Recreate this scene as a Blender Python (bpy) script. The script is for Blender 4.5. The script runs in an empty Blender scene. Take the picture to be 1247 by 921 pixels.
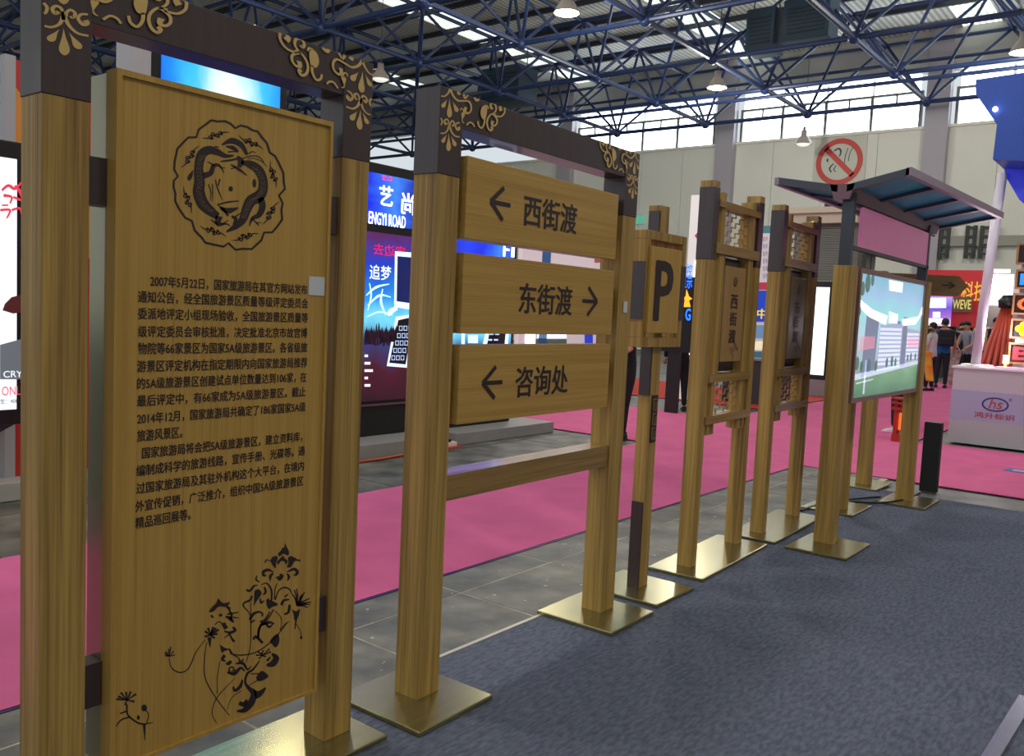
import bpy, bmesh, math, random
from mathutils import Vector, Matrix
random.seed(7)
S = bpy.context.scene
COL = S.collection

# ---------------------------------------------------------------- camera
F_PX, CAM_H = 1061.2, 1.5
YAW, PITCH, ROLL = math.radians(38.13), math.radians(4.53), math.radians(2.69)
_fw = Vector((math.cos(YAW)*math.cos(PITCH), math.sin(YAW)*math.cos(PITCH), -math.sin(PITCH)))
_r0 = Vector((math.sin(YAW), -math.cos(YAW), 0)); _u0 = _r0.cross(_fw)
_r = math.cos(ROLL)*_r0 + math.sin(ROLL)*_u0; _u = -math.sin(ROLL)*_r0 + math.cos(ROLL)*_u0
cd = bpy.data.cameras.new('camera'); cam = bpy.data.objects.new('camera', cd); COL.objects.link(cam)
cam.matrix_world = Matrix(((_r.x,_u.x,-_fw.x,0),(_r.y,_u.y,-_fw.y,0),(_r.z,_u.z,-_fw.z,CAM_H),(0,0,0,1)))
cd.sensor_fit = 'HORIZONTAL'; cd.sensor_width = 36; cd.lens = 36*F_PX/1247; cd.clip_end = 300
S.camera = cam
# ---------------------------------------------------------------- world and exposure
W = bpy.data.worlds.new('hall_daylight'); S.world = W; W.use_nodes = True
W.node_tree.nodes['Background'].inputs[0].default_value = (0.62, 0.68, 0.72, 1)
W.node_tree.nodes['Background'].inputs[1].default_value = 1.0
S.view_settings.view_transform = 'Standard'; S.view_settings.look = 'None'
S.view_settings.exposure = 0.12; S.view_settings.gamma = 1.0
S.view_settings.use_curve_mapping = False
WIN_E, SKY_E, LAMP_W = 5.0, 1.5, 380.0

def ray(px, py): return (px-623.5)/F_PX*_r - (py-460.5)/F_PX*_u + _fw
def gz(px, py, z=0.0): d = ray(px, py); return Vector((0,0,CAM_H)) + d*((z-CAM_H)/d.z)
def gy(px, py, y): d = ray(px, py); return Vector((0,0,CAM_H)) + d*(y/d.y)
def gx(px, py, x): d = ray(px, py); return Vector((0,0,CAM_H)) + d*(x/d.x)
def lin(h):
    if isinstance(h, tuple): v = [c/255 for c in h]
    return tuple((c/12.92 if c <= .04045 else ((c+.055)/1.055)**2.4) for c in v)

# ---------------------------------------------------------------- materials
MATS = {}
def mat(name, col, rough=.6, metal=0.0, spec=.5, noise=0.0, scale=(20,20,20), bump=0.0, col2=None, emit=0.0, coat=0.0, alpha=None, ramp=(.35,.65), detail=4):
    if name in MATS: return MATS[name]
    m = bpy.data.materials.new(name); m.use_nodes = True; nt = m.node_tree; b = nt.nodes['Principled BSDF']
    c = lin(col); c2 = lin(col2) if col2 else tuple(x*(1-noise) for x in c)
    b.inputs['Roughness'].default_value = rough; b.inputs['Metallic'].default_value = metal
    b.inputs['Specular IOR Level'].default_value = spec; b.inputs['Coat Weight'].default_value = coat
    b.inputs['Base Color'].default_value = (*c, 1)
    if noise or col2:
        tc = nt.nodes.new('ShaderNodeTexCoord'); mp = nt.nodes.new('ShaderNodeMapping')
        mp.inputs['Scale'].default_value = scale
        nz = nt.nodes.new('ShaderNodeTexNoise'); nz.inputs['Scale'].default_value = 1; nz.inputs['Detail'].default_value = detail
        rp = nt.nodes.new('ShaderNodeValToRGB'); rp.color_ramp.elements[0].position = ramp[0]; rp.color_ramp.elements[1].position = ramp[1]
        rp.color_ramp.elements[0].color = (*c2, 1); rp.color_ramp.elements[1].color = (*c, 1)
        nt.links.new(tc.outputs['Object'], mp.inputs[0]); nt.links.new(mp.outputs[0], nz.inputs[0])
        nt.links.new(nz.outputs[0], rp.inputs[0]); nt.links.new(rp.outputs[0], b.inputs['Base Color'])
        if bump:
            bp = nt.nodes.new('ShaderNodeBump'); bp.inputs['Strength'].default_value = bump; bp.inputs['Distance'].default_value = .01
            nt.links.new(nz.outputs[0], bp.inputs['Height']); nt.links.new(bp.outputs[0], b.inputs['Normal'])
    if emit:
        b.inputs['Emission Color'].default_value = (*c, 1); b.inputs['Emission Strength'].default_value = emit
    if alpha is not None: b.inputs['Alpha'].default_value = alpha
    MATS[name] = m; return m

def wood(name, light, dark, axis='z', fine=90, rough=.5, coat=.1):
    """straight-grained timber: narrow streaks that run along one axis, with a broader tone drift"""
    if name in MATS: return MATS[name]
    m = bpy.data.materials.new(name); m.use_nodes = True; nt = m.node_tree; b = nt.nodes['Principled BSDF']
    L = nt.links.new; N = nt.nodes.new
    tc = N('ShaderNodeTexCoord')
    def streak(f, s, det):
        mp = N('ShaderNodeMapping'); mp.inputs['Scale'].default_value = (f, f, s) if axis == 'z' else (s, f, f)
        nz = N('ShaderNodeTexNoise'); nz.inputs['Scale'].default_value = 1; nz.inputs['Detail'].default_value = det; nz.inputs['Distortion'].default_value = .35
        L(tc.outputs['Object'], mp.inputs[0]); L(mp.outputs[0], nz.inputs[0]); return nz
    a = streak(fine*1.6, 1.8, 5); c = streak(fine/3, .8, 2)
    mx = N('ShaderNodeMath'); mx.operation = 'ADD'; L(a.outputs[0], mx.inputs[0]); L(c.outputs[0], mx.inputs[1])
    hv = N('ShaderNodeMath'); hv.operation = 'MULTIPLY'; hv.inputs[1].default_value = .5; L(mx.outputs[0], hv.inputs[0])
    rp = N('ShaderNodeValToRGB'); e = rp.color_ramp.elements
    e[0].position = .3; e[0].color = (*lin(dark), 1); e[1].position = .62; e[1].color = (*lin(light), 1)
    L(hv.outputs[0], rp.inputs[0]); L(rp.outputs[0], b.inputs['Base Color'])
    bp = N('ShaderNodeBump'); bp.inputs['Strength'].default_value = .25; bp.inputs['Distance'].default_value = .004
    L(a.outputs[0], bp.inputs['Height']); L(bp.outputs[0], b.inputs['Normal'])
    b.inputs['Roughness'].default_value = rough; b.inputs['Specular IOR Level'].default_value = .4
    b.inputs['Coat Weight'].default_value = coat; b.inputs['Coat Roughness'].default_value = .12
    MATS[name] = m; return m

def glow(name, stops, strength=1.0, axis='z', wave=None):
    """backlit print or lamp glass: colour stops along one generated axis"""
    if name in MATS: return MATS[name]
    m = bpy.data.materials.new(name); m.use_nodes = True; nt = m.node_tree; b = nt.nodes['Principled BSDF']
    L = nt.links.new; N = nt.nodes.new
    tc = N('ShaderNodeTexCoord'); sp = N('ShaderNodeSeparateXYZ'); L(tc.outputs['Generated'], sp.inputs[0])
    if axis == 'r':
        vd = N('ShaderNodeVectorMath'); vd.operation = 'DISTANCE'; vd.inputs[1].default_value = (.55,0.,.84); L(tc.outputs['Generated'], vd.inputs[0]); src = vd.outputs['Value']
    else: src = sp.outputs['XYZ'.index(axis.upper())]
    nz = N('ShaderNodeTexNoise'); nz.inputs['Scale'].default_value = 4; nz.inputs['Detail'].default_value = 3; L(tc.outputs['Generated'], nz.inputs[0])
    ma = N('ShaderNodeMath'); ma.operation = 'MULTIPLY_ADD'; ma.inputs[1].default_value = .25; L(nz.outputs[0], ma.inputs[0])
    sb = N('ShaderNodeMath'); sb.operation = 'SUBTRACT'; sb.inputs[1].default_value = .125; L(src, sb.inputs[0]); L(sb.outputs[0], ma.inputs[2])
    rp = N('ShaderNodeValToRGB'); e = rp.color_ramp.elements
    while len(e) > 1: e.remove(e[0])
    for i, (p, c) in enumerate(stops):
        k = e[0] if i == 0 else e.new(p); k.position = p; k.color = (*lin(c), 1)
    L(ma.outputs[0], rp.inputs[0]); L(rp.outputs[0], b.inputs['Emission Color'])
    b.inputs['Emission Strength'].default_value = strength; b.inputs['Base Color'].default_value = (.02,.02,.02,1)
    b.inputs['Roughness'].default_value = .12
    MATS[name] = m; return m

WOOD_P = wood('post_timber', (194,158,84), (112,80,36), 'z', 80)
WOOD_V = wood('panel_laminate_vertical', (196,156,78), (172,132,60), 'z', 130, .42)
WOOD_H = wood('panel_laminate_horizontal', (194,154,78), (168,129,58), 'x', 130, .42)
WOOD_R = wood('rail_timber', (170,134,66), (118,86,38), 'x', 70, .4, .8)
BROWN = mat('brown_powder_coat', (72,58,60), .3, noise=.2, scale=(120,120,3), spec=.5, coat=.15)
PRINT = mat('dark_brown_print', (44,32,34), .45)
GOLD = mat('gold_print', (214,178,108), .5)
BRASS = mat('brushed_brass_plate', (178,170,122), .24, .9, noise=.18, scale=(3,60,60))
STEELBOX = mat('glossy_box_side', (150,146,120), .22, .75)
DARKMETAL = mat('dark_grey_coated_steel', (70,74,84), .38, .2)
BLACK = mat('black_plastic', (18,18,20), .4)
BLACKM = mat('matt_black', (16,16,17), .7)
WHITE = mat('white_paint', (225,222,222), .5)
BLUE_T = mat('blue_truss_paint', (38,58,104), .4, noise=.3, scale=(2,2,2))
CONC = mat('grey_concrete', (118,120,114), .55, col2=(74,78,78), scale=(2.2,2.2,2.2), bump=.3, detail=9)
NAVY = mat('navy_grey_needle_carpet', (106,112,130), .95, col2=(82,88,105), scale=(22,60,30), bump=1.0, detail=10, spec=.15)
PINK = mat('pink_carpet', (218,108,156), .95, noise=.1, scale=(3,3,3), bump=.3, detail=8, spec=.1)
REDC = mat('red_carpet', (196,52,40), .9, noise=.2, scale=(9,9,9))
WALLP = mat('off_white_wall_sheet', (234,234,222), .7, noise=.05, scale=(.4,.4,.4))
WALLG = mat('grey_wall', (196,196,190), .8, noise=.08, scale=(.3,.3,.3))
COLP = mat('pale_mauve_column', (176,170,178), .6)
SKIN = mat('skin', (196,150,122), .6)
WHITE_G = mat('white_lit_sign', (250,250,255), .4, emit=1.6)
WHITE_D = mat('white_lit_lettering', (225,240,255), .4, emit=1.1)

# ---------------------------------------------------------------- mesh helpers
class MB:
    def __init__(s): s.v = []; s.f = []
    def quad(s, a, b, c, d): n = len(s.v); s.v += [tuple(a),tuple(b),tuple(c),tuple(d)]; s.f.append((n,n+1,n+2,n+3)); return s
    def poly(s, pts): n = len(s.v); s.v += [tuple(p) for p in pts]; s.f.append(tuple(range(n, n+len(pts)))); return s
    def box(s, x0, x1, y0, y1, z0, z1):
        n = len(s.v)
        s.v += [(x0,y0,z0),(x1,y0,z0),(x1,y1,z0),(x0,y1,z0),(x0,y0,z1),(x1,y0,z1),(x1,y1,z1),(x0,y1,z1)]
        s.f += [tuple(n+i for i in q) for q in ((0,3,2,1),(4,5,6,7),(0,1,5,4),(1,2,6,5),(2,3,7,6),(3,0,4,7))]; return s
    def hexa(s, p):   # 8 points, bottom ring then top ring
        n = len(s.v); s.v += [tuple(q) for q in p]
        s.f += [tuple(n+i for i in q) for q in ((0,3,2,1),(4,5,6,7),(0,1,5,4),(1,2,6,5),(2,3,7,6),(3,0,4,7))]; return s
    def prism(s, pts, off):  # closed polygon extruded by a vector
        n = len(s.v); k = len(pts); off = Vector(off)
        s.v += [tuple(Vector(p)) for p in pts] + [tuple(Vector(p)+off) for p in pts]
        s.f.append(tuple(range(n+k-1, n-1, -1))); s.f.append(tuple(range(n+k, n+2*k)))
        for i in range(k): j = (i+1) % k; s.f.append((n+i, n+j, n+k+j, n+k+i))
        return s
    def tube(s, a, b, r, n=8, r2=None):
        a = Vector(a); b = Vector(b); d = (b-a).normalized(); r2 = r if r2 is None else r2
        u = d.orthogonal().normalized(); w = d.cross(u); k = len(s.v)
        for p, q in ((a, r), (b, r2)):
            for i in range(n):
                t = 2*math.pi*i/n; s.v.append(tuple(p + q*(math.cos(t)*u + math.sin(t)*w)))
        for i in range(n): j = (i+1) % n; s.f.append((k+i, k+j, k+n+j, k+n+i))
        s.f.append(tuple(k+i for i in range(n-1,-1,-1))); s.f.append(tuple(k+n+i for i in range(n))); return s
    def lathe(s, c, prof, n=20):  # profile of (radius, z) about the vertical through c
        c = Vector(c); k = len(s.v); m = len(prof)
        for r, z in prof:
            for i in range(n): t = 2*math.pi*i/n; s.v.append((c.x+r*math.cos(t), c.y+r*math.sin(t), c.z+z))
        for q in range(m-1):
            for i in range(n): j = (i+1) % n; s.f.append((k+q*n+i, k+q*n+j, k+(q+1)*n+j, k+(q+1)*n+i))
        return s
    def ball(s, c, rx, ry=None, rz=None, n=12, m=8):
        ry = ry or rx; rz = rz or rx; c = Vector(c); k = len(s.v)
        for q in range(m+1):
            ph = math.pi*q/m
            for i in range(n):
                t = 2*math.pi*i/n; s.v.append((c.x+rx*math.sin(ph)*math.cos(t), c.y+ry*math.sin(ph)*math.sin(t), c.z+rz*math.cos(ph)))
        for q in range(m):
            for i in range(n): j = (i+1) % n; s.f.append((k+q*n+i, k+(q+1)*n+i, k+(q+1)*n+j, k+q*n+j))
        return s
    def mesh(s, name, m, smooth=False):
        me = bpy.data.meshes.new(name); me.from_pydata(s.v, [], s.f); me.validate(); me.update()
        if m: me.materials.append(m)
        if smooth:
            for p in me.polygons: p.use_smooth = True
        return me
    def obj(s, name, m, parent=None, smooth=False, bevel=0.0, **kw):
        o = bpy.data.objects.new(name, s.mesh(name, m, smooth)); COL.objects.link(o)
        if parent: o.parent = parent
        if bevel:
            bv = o.modifiers.new('bevel', 'BEVEL'); bv.width = bevel; bv.segments = 2; bv.limit_method = 'ANGLE'
        for k, v in kw.items(): o[k] = v
        return o
def bx(name, m, dims, parent=None, bevel=0.0, **kw): return MB().box(*dims).obj(name, m, parent, bevel=bevel, **kw)
def empty(name, loc=(0,0,0), rz=0.0, parent=None, **kw):
    o = bpy.data.objects.new(name, None); COL.objects.link(o); o.location = loc; o.rotation_euler = (0,0,rz); o.empty_display_size = .1
    if parent: o.parent = parent
    for k, v in kw.items(): o[k] = v
    return o
def thing(name, label, category, loc=(0,0,0), rz=0.0, group=None):
    o = empty(name, loc, rz, label=label, category=category)
    if group: o['group'] = group
    return o
def tag(o, label, category, group=None):
    o['label'] = label; o['category'] = category
    if group: o['group'] = group
    return o
def share(me, name, parent, loc=(0,0,0), rot=None, **kw):
    o = bpy.data.objects.new(name, me); COL.objects.link(o); o.parent = parent; o.location = loc
    if rot: o.rotation_euler = rot
    for k, v in kw.items(): o[k] = v
    return o
def copy_tree(o, parent=None):
    c = o.copy(); COL.objects.link(c)
    if parent: c.parent = parent
    for ch in list(o.children): copy_tree(ch, c)
    return c

# plane frame: origin o, u = to the right as one looks at the face, v = up, n = towards the viewer
FRONT = (Vector((1,0,0)), Vector((0,0,1))); WEST = (Vector((0,-1,0)), Vector((0,0,1)))
_texts = {}
def text(s, o, w, h, m, parent, name='lettering', face=FRONT, bold=0.0, depth=.0008, mirror=False, keep=False, skew=0.0):
    """lettering as a thin flat mesh; o is the lower left corner of its box, w x h its size"""
    key = s
    if key not in _texts:
        cu = bpy.data.curves.new('lettering', 'FONT'); cu.body = s; cu.size = 1; cu.resolution_u = 3
        ob = bpy.data.objects.new('lettering_source', cu); COL.objects.link(ob)
        dg = bpy.context.evaluated_depsgraph_get(); dg.update()
        me = bpy.data.meshes.new_from_object(ob.evaluated_get(dg))
        bpy.data.objects.remove(ob)
        _texts[key] = ([tuple(v.co) for v in me.vertices], [tuple(p.vertices) for p in me.polygons])
    vs, fs = _texts[key]
    if not vs: return None
    x0 = min(v[0] for v in vs); x1 = max(v[0] for v in vs); y0 = min(v[1] for v in vs); y1 = max(v[1] for v in vs)
    sx = w/(x1-x0); sy = h/(y1-y0) if h else sx
    if keep: sx = sy
    u, v = face; n = u.cross(v); o = Vector(o); b = MB()
    k = bold*.8   # heavier strokes: the same outline laid down several times, slightly shifted
    for q, (dx, dy) in enumerate([(0,0)] if not bold else [(-k,0),(k,0),(0,k*.6),(0,-k*.6),(-k*.7,k*.5),(k*.7,k*.5),(-k*.7,-k*.5),(k*.7,-k*.5)]):
        m0 = len(b.v)
        for p in vs:
            a = (p[0]+dx-x0)*sx; c = (p[1]+dy-y0)*sy
            if mirror: a = w-a
            b.v.append(tuple(o + u*(a+skew*c) + v*c + n*(depth+q*.00003)))
        b.f += [tuple(m0+i for i in (f if not mirror else reversed(f))) for f in fs]
    return b.obj(name, m, parent)

def catmull(pts, seg=6):
    if len(pts) < 3: return list(pts)
    P = [pts[0]] + list(pts) + [pts[-1]]; out = []
    for i in range(1, len(P)-2):
        a, b, c, d = P[i-1:i+3]
        for k in range(seg):
            t = k/seg
            out.append(tuple(.5*((2*b[j]) + (-a[j]+c[j])*t + (2*a[j]-5*b[j]+4*c[j]-d[j])*t*t + (-a[j]+3*b[j]-3*c[j]+d[j])*t**3) for j in (0,1)))
    out.append(tuple(pts[-1])); return out
def ribbon(mb, pts, widths, to3, smooth=True):
    """flat brush stroke of changing width; to3 maps drawing units to the surface"""
    q = catmull(pts) if smooth else list(pts); m = len(q); L = []; R = []
    acc = [0]
    for i in range(1, m): acc.append(acc[-1] + math.dist(q[i], q[i-1]))
    T = acc[-1] or 1
    for i in range(m):
        a = q[max(i-1,0)]; b = q[min(i+1,m-1)]; dx, dy = b[0]-a[0], b[1]-a[1]; l = math.hypot(dx,dy) or 1
        t = acc[i]/T*(len(widths)-1); k = min(int(t), len(widths)-2); w = (widths[k]+(widths[k+1]-widths[k])*(t-k))/2 if len(widths) > 1 else widths[0]/2
        L.append((q[i][0]-dy/l*w, q[i][1]+dx/l*w)); R.append((q[i][0]+dy/l*w, q[i][1]-dx/l*w))
    n = len(mb.v); mb.v += [tuple(to3(*p)) for p in L] + [tuple(to3(*p)) for p in R]
    for i in range(m-1): mb.f.append((n+i, n+i+1, n+m+i+1, n+m+i))
def blob(mb, pts, to3, smooth=True):
    q = catmull(list(pts)+[pts[0]], 4)[:-1] if smooth else pts
    mb.poly([to3(*p) for p in q])
def drop(mb, a, b, w, to3):   # teardrop from tip a to round end b
    ax, ay = a; bx_, by = b; l = math.dist(a, b); ux, uy = (bx_-ax)/l, (by-ay)/l; pts = []
    for t, k in ((0,0),(.3,.3),(.55,.72),(.72,.98),(.86,.92),(.96,.5),(1,.0)): pts.append((ax+ux*l*t-uy*w/2*k, ay+uy*l*t+ux*w/2*k))
    for t, k in ((.96,.5),(.86,.92),(.72,.98),(.55,.72),(.3,.3)): pts.append((ax+ux*l*t+uy*w/2*k, ay+uy*l*t-ux*w/2*k))
    mb.poly([to3(*p) for p in pts])
def spiral(mb, c, r, w, to3, a0=0, turns=1.3, sgn=1):
    pts = [(c[0]+r*(1-.62*t/9)*math.cos(a0+sgn*turns*2*math.pi*t/9), c[1]+r*(1-.62*t/9)*math.sin(a0+sgn*turns*2*math.pi*t/9)) for t in range(10)]
    ribbon(mb, pts, (w*.6, w, w*.7), to3)
def disc(mb, c, rx, ry, to3, n=16): mb.poly([to3(c[0]+rx*math.cos(2*math.pi*i/n), c[1]+ry*math.sin(2*math.pi*i/n)) for i in range(n)])

# ================================================================ THE SETTING
fl = empty('floor', kind='structure')
bx('concrete_slab', CONC, (-16,34,-14,42,-.12,-.012), fl)
bx('joint_filler', mat('sandy_joint', (190,184,160), .8, col2=(140,136,118), scale=(5,5,5)), (.9,9.02,2.3,3.2,-.0115,-.0015), fl)
# stone pavers of the bare strip between the two carpets
pv = {}
for j in range(0, 12):
    for (y0, y1) in ((2.36,2.93),(2.945,3.2)):
        x0 = 1.0 + j*.8 + (.0 if y0 < 2.9 else .0); x1 = x0+.785
        if x1 > 9.0: continue
        k = round(y1-y0,3)
        if k not in pv:
            pv[k] = MB().box(0,.785,0,y1-y0,-.02,0).mesh('paver', mat('worn_dark_paver', (138,136,122), .5, col2=(50,54,52), scale=(3.4,3.4,3.4), bump=.6, detail=10, ramp=(.3,.72)))
        share(pv[k], 'paver', fl, (x0, y0, -random.uniform(0,.0008)))
b = MB()
for i in range(90):
    x, y, r = random.uniform(1.2,8.8), random.uniform(2.48,3.15), random.uniform(.003,.011)
    b.poly([(x+r*math.cos(a)*random.uniform(.6,1.3), y+r*math.sin(a)*random.uniform(.6,1.3), .0012) for a in (0,1,2,3,4,5)])
b.obj('plaster_specks', mat('plaster_white', (196,196,188), .7), fl, kind='stuff')
# the same worn pavers at the foot of the display platforms beyond the pink aisle
fx = MB().box(0,.985,0,.98,-.02,0).mesh('paver', MATS['worn_dark_paver'])
for i in range(8):
    for j in range(2): share(fx, 'paver', fl, (1.0+i, 5.06+j*1.0, -.002-random.uniform(0,.002)))
# the carpet lies in long low wrinkles towards the open side
b = MB(); nx, ny = 150, 110
def wr(x, y):
    e = max(0, min(1, (1.35-y)/.6)) * max(0, min(1, (x-2.6)/1.2)) * max(0, min(1, (8.2-x)/.3))
    t = y*.35+x+.25*math.sin(y*2.1)+.12*math.sin(x*5)
    return .004 + e*(.022*max(0, math.sin(t*3.1))**5 + .013*max(0, math.sin(t*4.7+1.3+y))**4)
for j in range(ny+1):
    for i in range(nx+1): x = -4+12.35*i/nx; y = -7+8.45*(j/ny)**.6; b.v.append((x, y, wr(x,y)))
for j in range(ny):
    for i in range(nx): k = j*(nx+1)+i; b.f.append((k,k+1,k+nx+2,k+nx+1))
tag(b.obj('booth_carpet', NAVY, None, True), 'dark navy-grey needle carpet with long wrinkles, open side in front of the signs', 'carpet')
tag(bx('booth_carpet', NAVY, (-4,8.35,1.45,2.42,0,.004)), 'dark navy-grey needle carpet strip directly under the row of signs', 'carpet')
bx('carpet_edge_tape', mat('pale_tape', (196,190,176), .4), (1.2,4.0,2.425,2.445,0,.006)).__setitem__('kind','structure')
tag(bx('aisle_carpet', PINK, (-8,9.03,3.2,5.05,.0,.008)), 'bright pink aisle carpet running behind the row of signs', 'carpet')
tag(bx('cross_aisle_carpet', PINK, (9.03,12.35,-8,26,.0,.008)), 'bright pink cross-aisle carpet in front of the white counter', 'carpet')
tag(bx('far_aisle_carpet', PINK, (12.36,27.2,2.85,5.6,.0,.008)), 'bright pink carpet leading away to the group of people', 'carpet')
tag(bx('blue_edge_tape', mat('blue_tape', (30,48,110), .3), (1.2,8.9,3.186,3.199,0,.004)), 'thin dark blue tape along the near edge of the pink aisle', 'tape')

# east end wall: sheet panels, columns, clerestory windows
XW = 34.0
we = empty('wall_east', (0,0,0), kind='structure')
pm = MB().box(0,.08,0,1.985,0,8.6).mesh('wall_sheet', WALLP)
for i in range(29): share(pm, 'wall_sheet', we, (XW, -16+2*i, 0))
bx('upper_beam', WALLG, (XW-.1,XW+.2,-16,42,10.6,12.1), we)
bx('window_sill', WALLP, (XW-.14,XW+.2,-16,42,8.6,8.7), we)
bx('backing', WALLG, (XW+.09,XW+.3,-16,42,0,8.6), we)
cm = MB().box(-.35,.0,-.42,.36,0,12).mesh('column', COLP)
for i in range(7): share(cm, 'column', we, (XW, -8+8*i, 0))
PANE_GLARE = mat('glazing_and_glare', (240,248,255), .3, emit=WIN_E)
FRM = mat('window_frame_grey', (120,124,120), .5)
pa = MB().box(-.01,.01,0,1.6,0,.86).mesh('pane', PANE_GLARE); pb = MB().box(-.01,.01,0,.8,0,.24).mesh('pane', PANE_GLARE); glare_row = MB().box(-.01,.01,0,1.6,0,.56).mesh('pane', PANE_GLARE)  # glare_row: wall glare above the windows, built as glowing panes
for b in range(4):
    y0 = -7.4+8*b; wn = empty('window_%d' % (b+1), (XW+.06, y0, 8.7), kind='structure')
    f = MB()
    for k in range(5): f.box(-.1,.05, k*1.7-.05, k*1.7+.05, 0, 1.28)
    f.box(-.08,.05,-.05,6.85,.88,.95).box(-.08,.05,-.05,6.85,1.22,1.3)
    for k in range(4): f.box(-.06,.05,k*1.7+.82,k*1.7+.88,.95,1.22)
    f.obj('window_frame', FRM, wn)
    for k in range(4):
        share(pa, 'pane', wn, (0, k*1.7+.05, .01)); share(pb, 'pane', wn, (0,k*1.7+.03,.965)); share(pb, 'pane', wn, (0,k*1.7+.88,.965))
        share(glare_row, 'pane', wn, (0, k*1.7+.05, 1.31))  # top row: wall glare above the windows, built as glowing panes
wn_ = bx('wall_north', WALLP, (-16,34,42,42.3,0,12.1), kind='structure')
bx('wall_south', WALLG, (-16,34,-14.3,-14,0,12.1), kind='structure')
# no-smoking board on the east wall
ns = thing('no_smoking_sign', 'square no-smoking sign with red ring high on the far wall', 'sign', (XW-.03, 11.35, 7.75))
bx('board', mat('pale_board', (205,206,190), .5), (-.02,.02,-.98,.98,-1.15,.98), ns)
RED = mat('sign_red', (206,70,62), .5)
def W3(o, du=1.0): return lambda a, b: Vector(o) + Vector((0,-a*du,b*du))
m = MB(); t3 = W3((-.03,0,-.1)); n = 48
for i in range(n):
    a, b = 2*math.pi*i/n, 2*math.pi*(i+1)/n
    m.quad(t3(.88*math.cos(a),.88*math.sin(a)), t3(.88*math.cos(b),.88*math.sin(b)), t3(.68*math.cos(b),.68*math.sin(b)), t3(.68*math.cos(a),.68*math.sin(a)))
m.quad(t3(-.6,.46), t3(-.46,.6), t3(.6,-.46), t3(.46,-.6)); m.obj('prohibition_ring', RED, ns)
m = MB(); t3 = W3((-.025,0,-.1))
ribbon(m, [(-.22,.42),(-.05,.5),(.04,.38),(0,.2)], (.05,.07,.05), t3); ribbon(m, [(-.2,-.05),(-.34,-.22),(-.26,-.38)], (.04,.06,.04), t3)
ribbon(m, [(-.1,-.12),(-.18,-.28),(-.1,-.36)], (.03,.04,.03), t3); blob(m, [(-.5,.1),(-.42,.16),(-.42,.0)], t3)
ribbon(m, [(.2,-.1),(.22,.2),(.3,.5)], (.03,.03), t3); ribbon(m, [(.34,-.0),(.38,.3),(.48,.5)], (.03,.03), t3); m.obj('cigarette_drawing', mat('sign_black',(50,58,60),.5), ns)

# ceiling: corrugated deck, skylight strips, purlins, blue space frame
ce = empty('ceiling', kind='structure')
def corrugated(name, c, emit=0):
    m = bpy.data.materials.new(name); m.use_nodes = True; nt = m.node_tree; b = nt.nodes['Principled BSDF']; L = nt.links.new
    tc = nt.nodes.new('ShaderNodeTexCoord'); wv = nt.nodes.new('ShaderNodeTexWave'); wv.bands_direction = 'Y'; wv.inputs['Scale'].default_value = 1.6
    L(tc.outputs['Object'], wv.inputs[0]); rp = nt.nodes.new('ShaderNodeValToRGB'); e = rp.color_ramp.elements
    e[0].color = (*[x*.55 for x in lin(c)],1); e[1].color = (*lin(c),1); e[0].position = .2; e[1].position = .8
    L(wv.outputs[0], rp.inputs[0]); L(rp.outputs[0], b.inputs['Base Color']); b.inputs['Roughness'].default_value = .5
    if emit: L(rp.outputs[0], b.inputs['Emission Color']); b.inputs['Emission Strength'].default_value = emit
    return m
DECK = corrugated('corrugated_roof_sheet', (222,224,216)); SKYL = corrugated('translucent_roof_sheet', (225,235,225), SKY_E)
skyy = [(-2,-.8),(6.2,7.4),(14.2,15.6),(22.2,23.6),(30.2,31.6)]
ya = -14
for (a, b) in skyy + [(42,42)]:
    bx('roof_sheet', DECK, (-16,34,ya,a,12.02,12.06), ce); ya = b
for (a, b) in skyy: bx('skylight_strip', SKYL, (-16,34,a,b,12.02,12.06), ce)
pu = MB().box(-.06,.06,-14,42,-.16,0).mesh('purlin', mat('dark_purlin', (38,44,56), .6))
for i in range(22): share(pu, 'purlin', ce, (-9+i*2, 0, 12.0))
GX = [31.55-3.9*i for i in range(11)]; GY = [-8.2+4.0*i for i in range(13)]; ZB, ZT = 9.0, 11.6
def vis(p):
    d = Vector(p)-Vector((0,0,CAM_H)); w = d.dot(_fw)
    if w < 1: return False
    return -60 < 623.5+F_PX*d.dot(_r)/w < 1310 and -60 < 460.5-F_PX*d.dot(_u)/w < 700
cands = []
def memb(kind, a, b, r): cands.append((kind, Vector(a), Vector(b), r))
for i, x in enumerate(GX):
    for j, y in enumerate(GY):
        if i+1 < len(GX): memb('bottom_chord', (x,y,ZB), (GX[i+1],y,ZB), .075)
        if j+1 < len(GY): memb('bottom_chord', (x,y,ZB), (x,GY[j+1],ZB), .075)
        for sx in (-1,1):
            for sy in (-1,1):
                if y+2*sy < 40: memb('brace', (x,y,ZB), (x+1.95*sx, y+2*sy, ZT), .05)
        if i+1 < len(GX): memb('top_chord', (x+1.95,y+2,ZT), (x-1.95,y+2,ZT), .07)
        if j+1 < len(GY): memb('top_chord', (x+1.95,y-2,ZT), (x+1.95,y+2,ZT), .07)
_um = {}
for kind in ('bottom_chord','brace','top_chord'):
    L = [c for c in cands if c[0] == kind and (vis(c[1]) or vis(c[2]) or vis((c[1]+c[2])/2))]
    L.sort(key=lambda c: ((c[1]+c[2])/2).length); rest = MB()
    for q, (k, a, b, r) in enumerate(L):
        if q < 300:
            key = (kind, round((b-a).length,2))
            if key not in _um: _um[key] = MB().tube((0,0,0),(0,0,(b-a).length), r, 8).mesh(kind, BLUE_T)
            o = share(_um[key], kind, ce, a); o.rotation_mode = 'QUATERNION'; o.rotation_quaternion = (b-a).to_track_quat('Z','Y')
        else: rest.tube(a, b, r, 6)
    if rest.v: rest.obj(kind+'_far', BLUE_T, ce, kind='stuff')
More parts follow.
